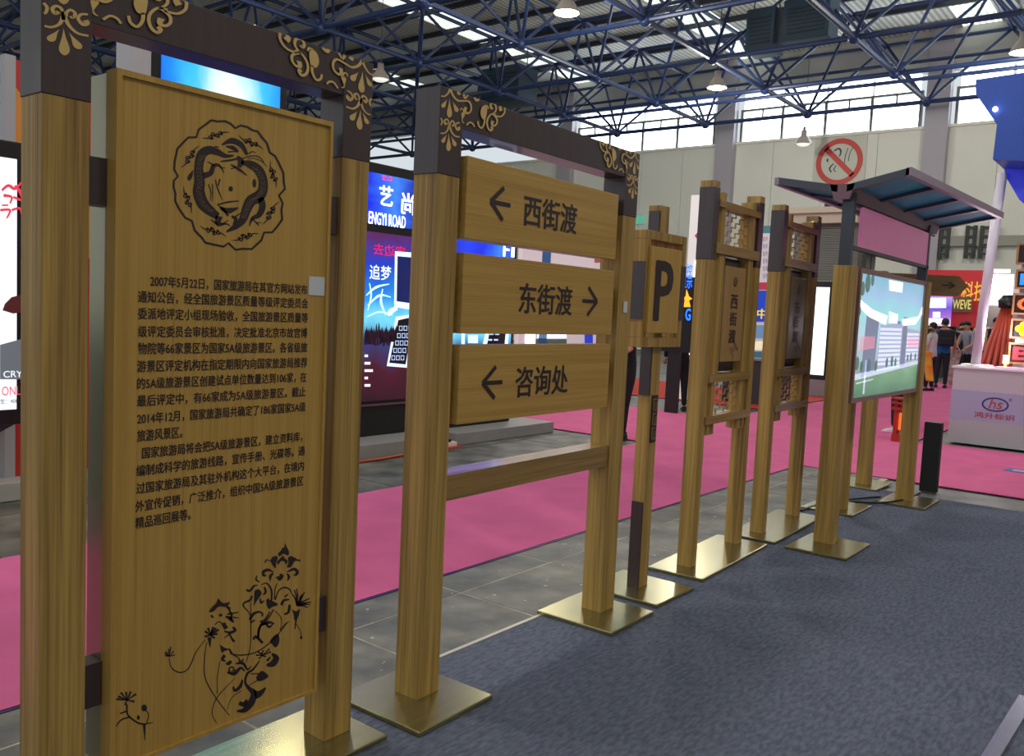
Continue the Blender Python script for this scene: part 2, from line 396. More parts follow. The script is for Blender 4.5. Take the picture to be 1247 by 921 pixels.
nb = MB().ball((0,0,0), .17, n=10, m=6).mesh('node_ball', BLUE_T, True)
for x in GX:
    for y in GY:
        if vis((x,y,ZB)): share(nb, 'node_ball', ce, (x,y,ZB))
# catwalk pipes under the frame near the end wall
for (x, z) in ((31.55,10.35),(27.65,8.75)):
    MB().tube((x,-8,z),(x,40,z),.06,8).obj('service_pipe', BLUE_T, ce)

# ---------------------------------------------------------------- high-bay lamps
def bay_lamp(label, x, y, z, lit=True, light=True):
    t = thing('high_bay_lamp', label, 'lamp', (x,y,z), group=None)
    MB().lathe((0,0,0), [(.30,0),(.27,.1),(.17,.25),(.1,.33),(.1,.5),(.0,.5)], 20).obj('shade', mat('lamp_shade_grey',(150,140,130),.4,emit=.12), t, True)
    MB().lathe((0,0,0), [(.0,-.07),(.16,-.05),(.27,.02),(.27,.04)], 20).obj('diffuser', mat('lamp_diffuser', (255,244,220), .3, emit=5) if lit else mat('lamp_diffuser_dim', (235,235,225), .3, emit=.8), t, True)
    MB().tube((0,0,.5),(0,0,.62),.05).tube((0,0,.6),(0,0,12.02-z),.012,6).obj('hanger', DARKMETAL, t)
    if light:
        ld = bpy.data.lights.new('lamp_light','POINT'); ld.energy = LAMP_W; ld.shadow_soft_size = .25; ld.color = (1,.95,.86)
        lo = bpy.data.objects.new('lamp_light', ld); COL.objects.link(lo); lo.parent = t; lo.location = (0,0,-.4)
for lb, x, y, z, lit in (('lit high-bay lamp hanging above the arrow sign beam, nearest one in view', *gz(690,16,8.5)[:2], 8.5, True),
        ('lit high-bay lamp hanging left of the wall column beside the windows', *gz(873,107,8.6)[:2], 8.6, True),
        ('lit high-bay lamp at the right edge of the picture above the blue fascia', *gz(1245,64,8.6)[:2], 8.6, True),
        ('small pale bell lamp in front of the windows above the no-smoking sign', 32.0, 12.05, 8.02, False),
        ('pale unlit bell lamp in the roof steelwork left of the arrow sign', *gz(463,97,8.6)[:2], 8.6, False)):
    bay_lamp(lb, x, y, z, lit, lit)
for i, (x, y) in enumerate(((1.5,-3.5),(9.7,-3.5),(1.5,4.7),(9.7,4.7),(1.5,12.9),(9.7,12.9))):
    bay_lamp('high-bay lamp over the stands, outside the picture', x, y, 8.6)
for o in COL.objects:
    if o.get('label','').startswith('high-bay lamp over'): o['group'] = 'high-bay lamps outside the frame'

# ceiling units
def unit(label, x, y, w, d, h, z):
    t = thing('ceiling_air_unit', label, 'air unit', (x,y,z)); C = mat('dark_teal_unit', (34,58,76), .5)
    bx('casing', C, (-d/2,d/2,-w/2,w/2,0,h), t, .03); 
    g = MB()
    for k in range(7): g.box(-d/2-.02,-d/2,-w/2+.12,w/2-.12,.2+k*(h-.4)/7,.2+(k+.5)*(h-.4)/7)
    g.obj('grille', mat('unit_grille',(24,42,58),.6), t)
    h_ = MB(); [h_.tube((0,s*w/2*.9,h),(0,s*w/2*.9,11.9-z),.02,6) for s in (-1,1)]; h_.obj('hanger', DARKMETAL, t)
unit('dark teal air unit in the roof steel above the arrow sign', 27, gx(620,100,27).y, 1.9, 1.2, 1.35, gx(620,128,27).z)
unit('dark blue air unit in the roof steel, left of a close pair', 24.5, gx(932,40,24.5).y, .85, .8, 1.2, gx(932,66,24.5).z)
unit('dark blue air unit in the roof steel, right of a close pair', 24.5, gx(987,30,24.5).y, 1.3, .8, 1.15, gx(987,52,24.5).z)

# ================================================================ ORNAMENT (gold scrollwork, drawn once, used at four corners)
def ornament(parent, x_post, ztop, mirror=False, yf=-.0012):
    # drawing units follow the left corner motif; 236 units = post width of .12 m
    # traced on the left corner of the second sign and laid onto its front face
    b = MB()
    def t3(px, py):
        q = gy(530+px/9.21, 90+py/9.21, 2.183); x = q.x-2.297; z = q.z-2.272+ztop
        return Vector((x_post - x if mirror else x_post + x, yf, min(z, ztop-.001)))
    R = lambda pts, w: ribbon(b, pts, [x_*1.35 for x_ in w], t3)
    R([(165,172),(150,218),(105,262),(62,262)], (20,15,11)); R([(165,172),(195,250),(250,310),(310,315),(375,320),(405,370),(400,430),(365,455),(335,430),(345,385)], (20,15,14,14,14,26))
    R([(318,240),(335,290)], (16,16)); R([(370,250),(340,290)], (12,14)); R([(250,212),(262,232),(285,238)], (12,26,10)); R([(440,272),(465,306),(498,298)], (12,24,16))
    drop(b, (158,285),(157,505),60,t3); drop(b,(132,300),(74,390),48,t3); drop(b,(193,320),(250,440),48,t3)
    R([(282,425),(290,402),(312,410),(320,455)], (8,9,8)); drop(b,(300,545),(318,440),44,t3); R([(302,535),(312,555),(328,565)], (8,8,4))
    R([(352,588),(390,556),(425,572),(443,606)], (12,13,10))
    R([(150,595),(145,540),(120,522),(100,545),(112,577),(130,562)], (12,14,18)); R([(58,508),(74,540),(66,578),(56,585)], (12,14,12)); R([(168,592),(170,562),(190,540),(212,562),(200,595),(190,585)], (12,13,16))
    R([(276,562),(242,566),(226,600),(248,638),(270,628),(262,606)], (12,14,22)); R([(152,590),(132,650),(92,680),(56,676)], (18,13,11)); R([(156,590),(180,660),(220,708),(274,720)], (18,13,12)); R([(152,556),(152,620)], (15,15))
    drop(b,(150,680),(148,880),56,t3); drop(b,(128,692),(74,785),46,t3); drop(b,(176,708),(228,825),46,t3)
    R([(602,405),(590,372),(562,368)], (10,12,12)); blob(b, [(562,366),(588,400),(582,470),(570,518),(545,520),(525,500),(513,450),(522,400),(540,372)], t3)
    R([(560,510),(555,570),(525,618),(492,590),(484,542)], (16,15,14,12))
    R([(690,468),(640,462),(600,505),(588,560),(600,618),(630,648),(648,622),(632,604)], (12,14,14,20)); R([(660,468),(700,515),(700,565),(672,592),(645,575),(655,538)], (14,14,15,28))
    R([(645,470),(690,420),(685,362),(652,337),(628,362),(638,396),(652,390)], (12,14,13,22)); R([(672,478),(740,490),(785,450),(790,385),(762,362),(738,390),(752,424)], (12,14,14,30))
    for i, f in enumerate(b.f):
        if not mirror: b.f[i] = f
    return b.obj('scroll_ornament', GOLD, parent, label='gold scrollwork')

def post(parent, x0, x1, y0, y1, zs, names=('post','post_sleeve')):
    """zs = (foot, top of timber, top of brown sleeve)"""
    p = bx(names[0], WOOD_P, (x0,x1,y0,y1,zs[0],zs[1]), parent, .002)
    if zs[2] > zs[1]: bx(names[1], BROWN, (x0-.002,x1+.002,y0-.002,y1+.002,zs[1],zs[2]), p, .002, label='dark brown painted upper post')
    return p
def base_plate(parent, dims, name='base_plate'): return bx(name, BRASS, dims, parent, .004, label='brass-coloured steel base plate')

# ================================================================ SIGN 1: tall text board
s1 = thing('notice_board', 'tall timber notice board with round dragon emblem and long Chinese text, nearest sign', 'sign', (.945,2.19,.004))
post(s1, 0,.115,0,.11,(.018,1.953,2.27)); post(s1, .918,1.033,0,.11,(.018,1.953,2.27))
bx('top_beam', BROWN, (.117,.916,.002,.108,2.145,2.27), s1, .002)
ornament(s1, 0, 2.27, False, -.0035); ornament(s1, 1.033, 2.27, True, -.0035)
base_plate(s1, (-.16,1.10,-.115,.24,0,.018))
bd = bx('board', WOOD_V, (.165,.852,-.025,.02,.225,2.045), s1)
e = MB().box(.165,.852,-.033,-.025,2.03,2.045).box(.165,.852,-.033,-.025,.225,.235).box(.165,.18,-.033,-.025,.235,2.03).box(.842,.852,-.033,-.025,.235,2.03); e.obj('edge_frame', WOOD_V, bd)
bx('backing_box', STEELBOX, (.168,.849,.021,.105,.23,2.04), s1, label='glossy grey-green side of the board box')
for z in (1.708,.40):
    for xa, xb in ((.117,.167),(.85,.916)): bx('bracket', BROWN, (xa,xb,.012,.075,z,z+.118), s1)
YB = -.0256   # print plane on the board
P1 = lambda px, py: (lambda p: Vector((p.x-.945, YB, p.z)))(gy(px, py, 2.19+YB))
def fr(x0, y0, s): return lambda a, b: P1(x0+a/s, y0+b/s)
g0 = fr(200,140,5.117); b = MB()
OUT = [(293,42),(330,50),(380,48),(415,65),(443,92),(475,75),(520,85),(550,105),(582,112),(610,150),(640,185),(657,243),(690,265),(715,310),(742,370),(745,430),(752,470),(715,510),(738,560),(730,600),(735,660),(700,710),(672,740),(622,742),(605,790),(545,845),(490,843),(445,850),(400,808),(370,830),(320,820),(255,805),(235,775),(190,730),(172,670),(130,650),(90,590),(68,545),(70,500),(58,460),(60,420),(85,392),(62,350),(65,300),(82,220),(120,180),(150,150),(200,148),(215,100),(250,75),(293,42)]
ribbon(b, OUT, (14,14), g0, False); b.obj('emblem_outline', PRINT, bd)
b = MB(); G = lambda pts, w: ribbon(b, pts, [x_*(1.25 if max(w) > 40 else 1.45)+1 for x_ in w], g0)
G([(432,262),(380,264),(330,240),(280,228),(236,252),(218,310),(215,370),(220,430),(215,490),(240,560),(290,610),(335,642)], (8,22,34,44,48,44,50,56,60,58,48,32))
G([(480,305),(530,315),(580,345),(612,400),(615,470),(590,515),(540,545),(512,600),(490,660),(450,700),(388,738)], (16,40,46,44,48,58,54,46,38,28,8))
G([(600,525),(612,580),(590,632),(548,655),(530,702)], (26,28,25,14,3)); G([(548,655),(590,698)], (6,4)); G([(570,680),(605,680)], (4,3))
G([(245,388),(288,372),(308,328),(345,325),(372,372)], (26,22,18,8,3)); G([(312,325),(270,300)], (7,3)); G([(345,335),(380,340)], (4,2))
G([(342,640),(336,688),(388,688),(410,702)], (30,22,8,3)); G([(360,690),(400,665)], (5,3)); G([(288,660),(330,690)], (3,8))
G([(328,570),(400,552),(466,545)], (6,7,4)); G([(350,588),(400,606),(462,588)], (12,26,5)); G([(340,575),(370,600),(400,640)], (5,10,8)); G([(420,640),(446,660),(428,692)], (10,16,3)); G([(440,645),(478,620)], (6,3))
G([(358,196),(420,170),(480,196),(516,258)], (6,26,22,12)); G([(385,205),(430,215),(460,240)], (6,18,10)); G([(395,240),(450,236)], (5,4)); G([(315,205),(340,210)], (5,4))
G([(350,300),(420,290),(452,283)], (5,9,7)); G([(455,268),(478,300),(465,335)], (12,28,14)); G([(415,318),(460,345),(515,386)], (6,12,3)); G([(415,345),(450,335)], (4,4))
G([(490,280),(540,265),(590,270),(620,302)], (4,4,3)); G([(520,282),(560,280),(610,300),(640,332)], (3,3,2)); G([(525,250),(550,238),(570,245)], (4,4,2))
G([(275,440),(290,490),(285,548)], (4,4,2)); G([(300,438),(302,490),(300,550)], (4,4,2)); G([(320,410),(330,460),(362,540)], (4,5,2)); G([(348,408),(336,450)], (6,4))
disc(b, (414,470), 14, 17, g0); disc(b, (561,435), 12, 28, g0); blob(b, [(182,350),(175,395),(158,418),(145,412),(150,385)], g0)
for (cx_, cy_) in ((320,135),(540,180),(680,380),(665,620),(505,770),(305,735),(145,540),(160,270)):
    ang = math.atan2(cy_-450, cx_-405)+math.pi/2; c_, s_ = math.cos(ang), math.sin(ang)
    rt = lambda a, d: (cx_+a*c_-d*s_, cy_+a*s_+d*c_)
    for q, (a, d) in enumerate(((-34,4),(-14,-8),(8,6),(30,-6))): spiral(b, rt(a,d), 13, 8, g0, q*1.7); spiral(b, rt(a+8,d+9), 8, 6, g0, q)
    G([rt(-45,6),rt(-62,4),rt(-88,-6)], (5,4,1)); G([rt(42,-4),rt(62,-2),rt(90,6)], (5,4,1))
b.obj('dragon_emblem', PRINT, bd)
# pale scale marks on the two bodies
b = MB()
for pts in ([(236,262),(218,310),(215,370),(220,430),(215,490),(240,560),(290,610)], [(560,340),(606,400),(612,470),(585,515),(540,545),(512,600),(492,650)]):
    for i, (x, y) in enumerate(catmull(pts, 7)):
        for d in (-12,-3,6,14): disc(b, (x+d+random.uniform(-2,2), y+random.uniform(-5,5)), 1.7, 2, lambda a, c: g0(a,c)+Vector((0,-.0005,0)), 5)
b.obj('scale_marks', mat('pale_scale_print', (170,140,90), .5), bd, kind='stuff')
# long text, one mesh per line
LINES = [('2007年5月22日，国家旅游局在其官方网站发布',183,346,374,353),('通知公告，经全国旅游景区质量等级评定委员会',168,365,375,370),
('委派地评定小组现场验收，全国旅游景区质量等',168,386,375,387),('级评定委员会审核批准，决定批准北京市故宫博',168,406,374,407),
('物院等66家景区为国家5A级旅游景区。各省级旅',168,426,374,425),('游景区评定机构在指定期限内向国家旅游局推荐',167,447,374,444),
('的5A级旅游景区创建试点单位数量达到106家，在',167,468,373,462),('最后评定中，有66家成为5A级旅游景区。截止',167,489,372,480),
('2014年12月，国家旅游局共确定了186家国家5A级',167,511,372,498),('旅游风景区。',167,532,222,529),('国家旅游局将会把5A级旅游景区，建立资料库，',173,553,368,534),
('编制成科学的旅游线路，宣传手册、光碟等。通',166,575,371,551),('过国家旅游局及其驻外机构这个大平台，在境内',166,597,370,569),
('外宣传促销，广泛推介，组织中国5A级旅游景区',165,618,369,588),('精品巡回展等。',165,639,232,628)]
for s_, xa, ya_, xb, yb in LINES:
    p = P1(xa, ya_); q = P1(xb, yb); h = .031
    text(s_, (p.x, YB, (p.z+q.z)/2-h/2), q.x-p.x, h, PRINT, bd, 'text_line', bold=.024, depth=.0005)
# flower drawing
b = MB()
def use(x0, y0, s): 
    f = fr(x0,y0,s); return (lambda pts, *w: ribbon(b, pts, [x_*1.3 for x_ in (w if len(w) > 1 else (w[0],w[0]))], f)), (lambda *pts: blob(b, pts, f)), f
R_, B_, f_ = use(290,660,7.68)
B_((440,20),(455,60),(475,100),(470,140),(440,130),(420,125),(385,150),(375,120),(400,95),(410,70),(430,65))
B_((415,140),(440,170),(462,190),(450,225),(430,195),(400,195),(375,225),(362,200),(390,170))
B_((245,200),(265,175),(300,185),(320,155),(360,145),(370,170),(355,210),(350,260),(320,230),(300,195),(265,190),(255,215))
B_((578,172),(582,200),(560,190),(530,195),(510,225),(490,250),(455,250),(470,210),(465,170),(490,145),(540,165),(560,180))
R_([(332,298),(285,275),(240,290),(236,325),(262,326)],6,20,24,12); R_([(330,310),(303,330),(300,382)],14,22,3); B_((348,340),(385,332),(390,310),(422,320),(420,350),(386,378))
R_([(455,296),(520,268),(552,290),(545,318),(518,322)],6,20,24,12); R_([(455,312),(475,335),(460,382)],12,20,3)
R_([(310,570),(312,470),(270,402),(210,415)],14,14,12,4); R_([(340,550),(346,450),(366,398)],8,8,6); R_([(345,555),(380,470),(430,440),(480,455),(498,495)],10,9,12,9)
B_((262,560),(280,540),(300,560),(330,570),(368,592),(360,610),(320,620),(290,642),(268,610))
R_([(75,460),(110,470),(150,425),(185,420)],14,18,16,6); R_([(178,328),(168,365),(200,390)],7,14,8); B_((155,468),(190,455),(220,490),(200,530),(165,580),(150,612),(150,520))
R_([(245,435),(258,480),(235,508)],12,18,10); R_([(205,540),(215,582),(245,560)],8,18,6); R_([(130,518),(110,560),(62,580),(48,612),(90,660),(115,700)],16,16,12,8,5); R_([(115,700),(119,800),(118,918)],5,4)
R_([(110,745),(138,692),(190,668),(228,684),(222,712)],18,22,14,10); R_([(118,765),(160,745)],16,8)
R_([(332,645),(280,730),(215,790),(185,860),(190,915)],9,10,10); R_([(300,665),(250,740),(205,760)],8,14,12); R_([(215,790),(260,780),(290,810),(335,770)],8,18,16,4)
R_([(345,660),(395,710),(405,770),(395,830)],5,4); R_([(390,840),(440,780),(482,755)],6,4); R_([(435,528),(468,500)],14,8); R_([(405,605),(425,562),(478,552)],20,18,10)
R_([(482,600),(470,670),(432,690)],18,20,14)
for t in ((525,460),(548,450),(602,500),(622,480),(668,540),(684,575),(672,600),(652,628),(505,500),(585,515),(640,590),(600,560)): R_([(548,610),((548+t[0])/2+8,(610+t[1])/2-8),t],7,11,8)
B_((498,640),(540,662),(578,640),(570,690),(550,740),(525,740),(518,690)); R_([(542,740),(530,832)],12,5); R_([(540,780),(580,840),(590,900)],5,4); disc(b,(590,908),11,16,f_)
R_, B_, f_ = use(190,725,5.757)
R_([(748,198),(722,250),(716,312)],12,14,12); R_([(740,215),(790,200),(830,208)],16,18,4); R_([(682,322),(700,300),(748,345)],10,16,14); R_([(663,60),(665,300),(655,400),(630,482)],4,4)
R_([(520,420),(600,430),(700,410),(790,350),(850,290),(921,200)],7,6,5); B_((798,335),(820,300),(858,282),(864,340),(838,376),(812,352))
for t in ((700,428),(710,400),(750,395),(795,385),(805,405),(720,455),(770,440),(735,410)): R_([(745,435),t],4,9)
R_([(775,500),(818,490),(842,450),(812,420)],14,34,34,12); R_([(778,470),(802,442)],14,8)
R_([(728,468),(680,530),(640,560),(625,620),(650,660),(684,700),(668,760),(620,815),(566,822)],6,10,14,12,20,34,38,30,8); R_([(582,765),(618,775),(636,742)],20,26,12); B_((680,660),(715,682),(772,655),(745,710),(702,735),(690,700))
R_([(606,600),(590,650),(552,678),(542,650)],8,18,18,10); R_([(498,550),(550,560),(592,520),(622,542)],10,20,16,8); R_([(558,490),(610,488),(640,530),(668,505)],8,16,12,4)
spiral(b,(532,530),26,12,f_); R_([(582,460),(598,474),(616,458)],8,8); B_((448,355),(480,378),(512,388),(480,402),(460,412)); R_([(512,385),(532,420)],10,12); R_([(482,430),(464,460),(488,472)],18,16,8)
B_((485,490),(520,466),(532,482),(508,502)); R_([(540,430),(580,450),(582,482)],6,5); R_([(665,562),(722,558)],6,6); B_((700,590),(718,560),(746,540),(788,575),(760,602),(720,612)); R_([(722,600),(650,642)],6,3)
R_([(556,590),(440,710),(400,790),(395,850),(425,906)],3,5,5,3); R_([(516,854),(420,730),(345,590),(340,450),(356,340)],4,6,4); R_([(430,702),(430,580),(450,470)],4,3); R_([(500,815),(530,730),(600,680)],3,4)
R_([(345,322),(280,410),(230,520),(170,552),(110,520),(92,450)],4,6,6,4)
for t in ((68,404),(62,432),(104,372),(124,402),(132,428),(88,388),(60,415)): R_([(92,440),t],4,7)
B_((435,30),(470,65),(518,58),(492,92),(440,90),(402,125),(370,126),(395,90),(422,62)); R_([(385,150),(402,168)],12,10); B_((438,148),(452,138),(468,150),(450,162)); R_([(495,90),(522,106)],14,12)
R_([(488,160),(515,170),(545,200)],12,22,10); R_([(500,142),(578,130)],10,6); R_([(540,165),(582,170)],10,4); R_([(470,205),(492,245)],22,24); R_([(410,218),(440,195),(466,210)],5,6); R_([(508,105),(530,150),(520,180)],8,16)
for t in ((342,262),(365,238),(402,232),(440,250),(340,300),(432,280),(412,312),(395,255),(420,240)): R_([(382,292),t],6,13)
R_([(374,305),(380,378)],24,3); R_([(478,262),(520,272),(556,255),(538,234)],8,16,12); R_([(518,280),(480,310)],8,5); R_([(515,280),(535,320),(550,335)],8,14)
b.obj('flower_drawing', PRINT, bd); b = MB()
R_, B_, f_ = use(130,650,3.4)
for t in ((40,692),(58,664),(100,660),(122,670),(75,716),(115,702),(80,662),(48,680)): R_([(84,696),t],3,7)
R_([(83,712),(85,750),(100,770),(130,790),(155,795),(192,788)],6,5,6,2); R_([(100,765),(60,778),(38,806)],5,5,3); R_([(155,795),(158,862)],9,2); R_([(166,790),(173,755),(160,735)],3,3); disc(b,(155,728),12,14,f_); disc(b,(131,768),6,10,f_); R_([(80,742),(55,752)],5,4)
b.obj('sprig_drawing', PRINT, bd)
# sticker left blank where the square code was
p = P1(376,338); q = P1(396,362)
tag(bx('label_sticker', mat('white_sticker',(210,212,214),.4), (.945+p.x, .945+min(q.x,.84), 2.19+YB-.002, 2.19+YB, q.z+.004, p.z+.004)), 'small white square sticker on the right edge of the tall text board', 'sticker')

# ================================================================ SIGN 2: three direction boards
s2 = thing('direction_sign', 'double-post direction sign with three timber arrow boards under a brown scroll beam', 'sign', (2.297,2.185,.004), math.radians(1.0))
post(s2, 0,.122,0,.115,(.018,1.967,2.272)); post(s2, 1.315,1.437,0,.115,(.018,1.967,2.272))
bx('top_beam', BROWN, (.124,1.313,.002,.113,2.145,2.272), s2, .002)
ornament(s2, 0, 2.272, False, -.0035); ornament(s2, 1.437, 2.272, True, -.0035)
base_plate(s2, (-.175,.235,-.18,.25,0,.02)); base_plate(s2, (1.12,1.53,-.18,.25,0,.02))
bx('lower_rail', WOOD_R, (.124,1.313,.01,.115,.755,.855), s2)
SUFF = {}
for s_, z0, arrow, ax_, tx, tw in (('西街渡',1.75,-1,.19,.508,.388),('东街渡',1.395,1,.83,.505,.386),('咨询处',1.05,-1,.19,.508,.382)):
    d = bx('direction_board', WOOD_H, (.15,1.245,-.012,.03,z0,z0+.302), s2, .002)
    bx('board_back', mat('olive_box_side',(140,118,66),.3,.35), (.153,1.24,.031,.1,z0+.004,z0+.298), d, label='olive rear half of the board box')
    for xa, xb in ((.124,.152),(1.242,1.313)): bx('bracket', BROWN, (xa,xb,.03,.085,z0+.10,z0+.225), s2)
    b = MB(); zc = z0+.152; F3 = lambda a, c: Vector((a, -.0135, c))
    s = arrow
    tip = .292 if s < 0 else 1.102
    tail = tip - s*.126; wing = tip - s*.08
    ribbon(b, [(tail,zc),(tip-s*.008,zc)], (.017,.017), F3, False)
    ribbon(b, [(wing,zc+.063),(tip,zc)], (.018,.018), lambda a,c: F3(a,c)+Vector((0,-.0004,0)), False); ribbon(b, [(tip,zc+.002),(wing,zc-.063)], (.018,.018), lambda a,c: F3(a,c)+Vector((0,-.0008,0)), False)
    b.obj('arrow', PRINT, d)
    text(s_, (tx, -.0125, z0+.085), tw, .124, PRINT, d, 'lettering', bold=.028)
    if z0 == 1.75: pass
tag(bx('label_sticker', MATS['white_sticker'], (3.655,3.69,2.203,2.2055,1.508,1.562)), 'small white sticker with a pale edge on the right post of the arrow sign', 'sticker')

# ================================================================ SIGN 3: parking sign
s3 = thing('parking_sign', 'single-post timber parking sign with dark letter P in a square frame', 'sign', (4.10,2.275,.004))
post(s3, 0,.09,0,.075,(.018,2.075,2.075))
for z0, z1 in ((.02,.49),(1.07,1.33),(1.92,2.045)): bx('side_plate', BROWN, (-.014,0,.004,.066 if z0 > 1 else .068,z0,z1), s3, label='dark brown strip on the post side')
base_plate(s3, (-.18,.235,-.21,.24,0,.02))
f = MB().box(-.185,.25,-.03,.07,1.885,1.93).box(-.185,.25,-.03,.07,1.33,1.38).box(-.185,-.14,-.03,.07,1.38,1.885).box(.2,.25,-.03,.07,1.38,1.885); f.obj('square_frame', WOOD_P, s3, bevel=.002)
bx('side_plate', BROWN, (-.19,-.1845,-.032,.072,1.475,1.77), s3); bx('side_plate', BROWN, (.198,.254,-.034,.072,1.475,1.77), s3)
pbd = bx('letter_board', WOOD_V, (-.16,.17,-.048,-.005,1.405,1.85), s3, .003)
text('P', (-.10,-.049,1.475), .175, .30, PRINT, pbd, 'lettering', bold=.035)
b = MB().box(.018,.076,-.006,0,.815,1.07); b.obj('fret_plate', PRINT, s3)
b = MB()
for k in range(3):
    z = .83+k*.078
    b.box(.026,.03,-.0075,-.006,z,z+.065).box(.03,.06,-.0075,-.006,z+.06,z+.065).box(.044,.048,-.0075,-.006,z,z+.045).box(.048,.066,-.0075,-.006,z,z+.005).box(.064,.068,-.0075,-.006,z,z+.05)
b.obj('fret_pattern', WOOD_P, s3)

# ================================================================ SIGNS 4 and 5: lattice signs
def lattice_sign(label, loc, rz, chars, wash):
    t = thing('lattice_sign', label, 'sign', loc, rz)
    for xa, top in ((0,2.285),(.73,2.29)):
        p = post(t, xa,xa+.078,0,.09,(.018,1.835,2.25)); bx('post_cap', WOOD_P, (xa,xa+.078,0,.09,2.25,top), p)
    base_plate(t, (-.165,.885,-.15,.2,0,.02))
    for xa in (.135,.625): bx('stile', WOOD_P, (xa,xa+.05,0,.085,.81,2.235), t, .002)
    for z0, z1, xa, xb in ((2.145,2.185,.078,.73),(1.875,1.935,.06,.75),(1.115,1.165,.078,.73),(.865,.915,.06,.75)): bx('rail', WOOD_R, (xa,xb,-.012,.075,z0,z1), t, .002)
    for xa in (.105,.595): bx('bracket_foot', WOOD_P, (xa,xa+.1,.0,.08,.80,.865), t)
    for z0, z1 in ((1.935,2.145),(.915,1.115)):
        b = MB(); nx, nz = 7, 7; w = .44/nx; h = (z1-z0)/nz; r = .0024
        for i in range(nx+1):
            for j in range(nz):
                if (i+j) % 2 == 0 or i in (0,nx): b.box(.185+i*w-r,.185+i*w+r,.034,.042,z0+j*h,z0+(j+1)*h)
        for j in range(nz+1):
            for i in range(nx):
                if (i+j) % 2 == 1 or j in (0,nz): b.box(.185+i*w,.185+(i+1)*w,.034,.042,z0+j*h-r,z0+j*h+r)
        b.obj('lattice', WOOD_P, t, label='brick-pattern fretwork')
    bx('inner_stile', WOOD_P, (.187,.215,.0,.08,1.165,1.875), t); bx('inner_stile', WOOD_P, (.597,.623,.0,.08,1.165,1.875), t)
    bx('back_panel', mat('dark_brown_back',(58,48,40),.4), (.19,.62,.06,.07,1.17,1.87), t)
    d = bx('name_board', wash, (.235,.565,-.0,.035,1.235,1.815), t, .003)
    bx('board_mount', BROWN, (.27,.53,.036,.06,1.2,1.845), t)
    for k, ch in enumerate(chars): text(ch, (.345,-.001,1.56-k*.105), .11, .085, PRINT, d, 'lettering', bold=.03)
    b = MB(); f3 = lambda a, c: Vector((.4+a, -.0015, 1.72+c)); spiral(b,(0,0),.034,.008,f3); spiral(b,(0,0),.02,.006,f3,3); b.obj('logo_print', PRINT, d)
    b = MB(); f3 = lambda a, c: Vector((.38+a, -.0015, 1.26+c))
    ribbon(b,[(.06,.0),(.04,.03),(.07,.06),(.05,.1)],(.004,.005,.003),f3); ribbon(b,[(.05,.04),(.1,.06),(.12,.05)],(.004,.005),f3); ribbon(b,[(.0,.02),(.05,.04)],(.003,.004),f3)
    for q in ((.06,.1),(.12,.05),(.02,.05),(.09,.075)): spiral(b,q,.012,.005,f3)
    b.obj('flower_print', PRINT, d)
lattice_sign('timber lattice sign with light oak name board, standing right behind the parking sign', (4.665,2.252,.004), math.radians(2.4), '西街渡', wood('name_board_oak',(176,138,84),(150,116,66),'z',120,.35))
lattice_sign('timber lattice sign with a darker greyish name board, standing next to the shelter', (5.80,2.278,.004), math.radians(2.0), '东街渡', wood('name_board_dim',(128,110,78),(100,86,60),'z',120,.3))

# ================================================================ SHELTER with light box
sh = thing('advertising_shelter', 'bus-stop style shelter with dark winged glass roof and lit picture panel', 'shelter', (5.88,1.82,.004))
for xa in (0,2.02): 
    p = post(sh, xa,xa+.062,0,.13,(.018,1.885,1.885)); bx('post_sleeve', DARKMETAL, (xa+.008,xa+.055,.03,.105,1.885,2.36), p)
    bx('post', WOOD_P, (xa+.085,xa+.135,.01,.12,.018,1.885), sh); bx('gap_shade_strip', mat('shadow_brown',(64,46,28),.6), (xa+.06,xa+.087,.03,.1,.02,1.88), sh)  # dark strip coloured as the shade in the gap between the posts
base_plate(sh, (-.28,.235,-.18,.22,0,.02)); base_plate(sh, (1.80,2.32,-.16,.22,0,.02))
lb = bx('light_box', BROWN, (.2,2.02,.035,.14,.96,1.885), sh)
f = MB().box(.22,2.02,.015,.035,1.85,1.885).box(.22,2.02,.015,.035,.96,.992).box(.22,.255,.015,.035,.992,1.85).box(1.985,2.02,.015,.035,.992,1.85)
f.obj('box_frame', mat('rose_brown_trim',(150,112,104),.35,.2), lb)
SKYP = glow('picture_sky', [(.0,(74,128,92)),(.2,(110,160,120)),(.27,(160,185,190)),(.5,(186,212,230)),(.7,(150,222,228)),(.85,(160,196,232)),(1,(130,186,210))], .95)
bx('lit_picture', SKYP, (.255,1.985,.03,.034,.992,1.85), lb)
YP = .0285
def pp(u, v): return Vector((.255+u*1.73, YP, .992+v*.858))
b = MB(); b.poly([pp(.32,.60),pp(.68,.62),pp(.68,.22),pp(.30,.2)]); b.poly([pp(.76,.58),pp(1,.56),pp(1,.27),pp(.76,.25)]); b.obj('pictured_building', mat('print_building',(170,178,206),.3,emit=.72), lb)
b = MB(); b.poly([pp(.12,.68),pp(.3,.64),pp(.28,.2),pp(.1,.16)]); b.poly([pp(.68,.68),pp(.76,.68),pp(.76,.24),pp(.68,.22)]); b.poly([pp(.58,.64),pp(.64,.64),pp(.64,.6),pp(.58,.6)]); b.obj('pictured_towers', mat('print_tower',(126,136,166),.3,emit=.6), lb)
b = MB()
for (u0, u1, v0, v1, nu, nv) in ((.33,.67,.25,.59,13,9),(.77,.99,.29,.55,8,7)):
    for i in range(nu):
        for j in range(nv):
            a_ = u0+(u1-u0)*i/nu; c_ = v0+(v1-v0)*j/nv; b.poly([p+Vector((0,-.001,0)) for p in (pp(a_,c_),pp(a_+(u1-u0)/nu*.55,c_),pp(a_+(u1-u0)/nu*.55,c_+(v1-v0)/nv*.6),pp(a_,c_+(v1-v0)/nv*.6))])
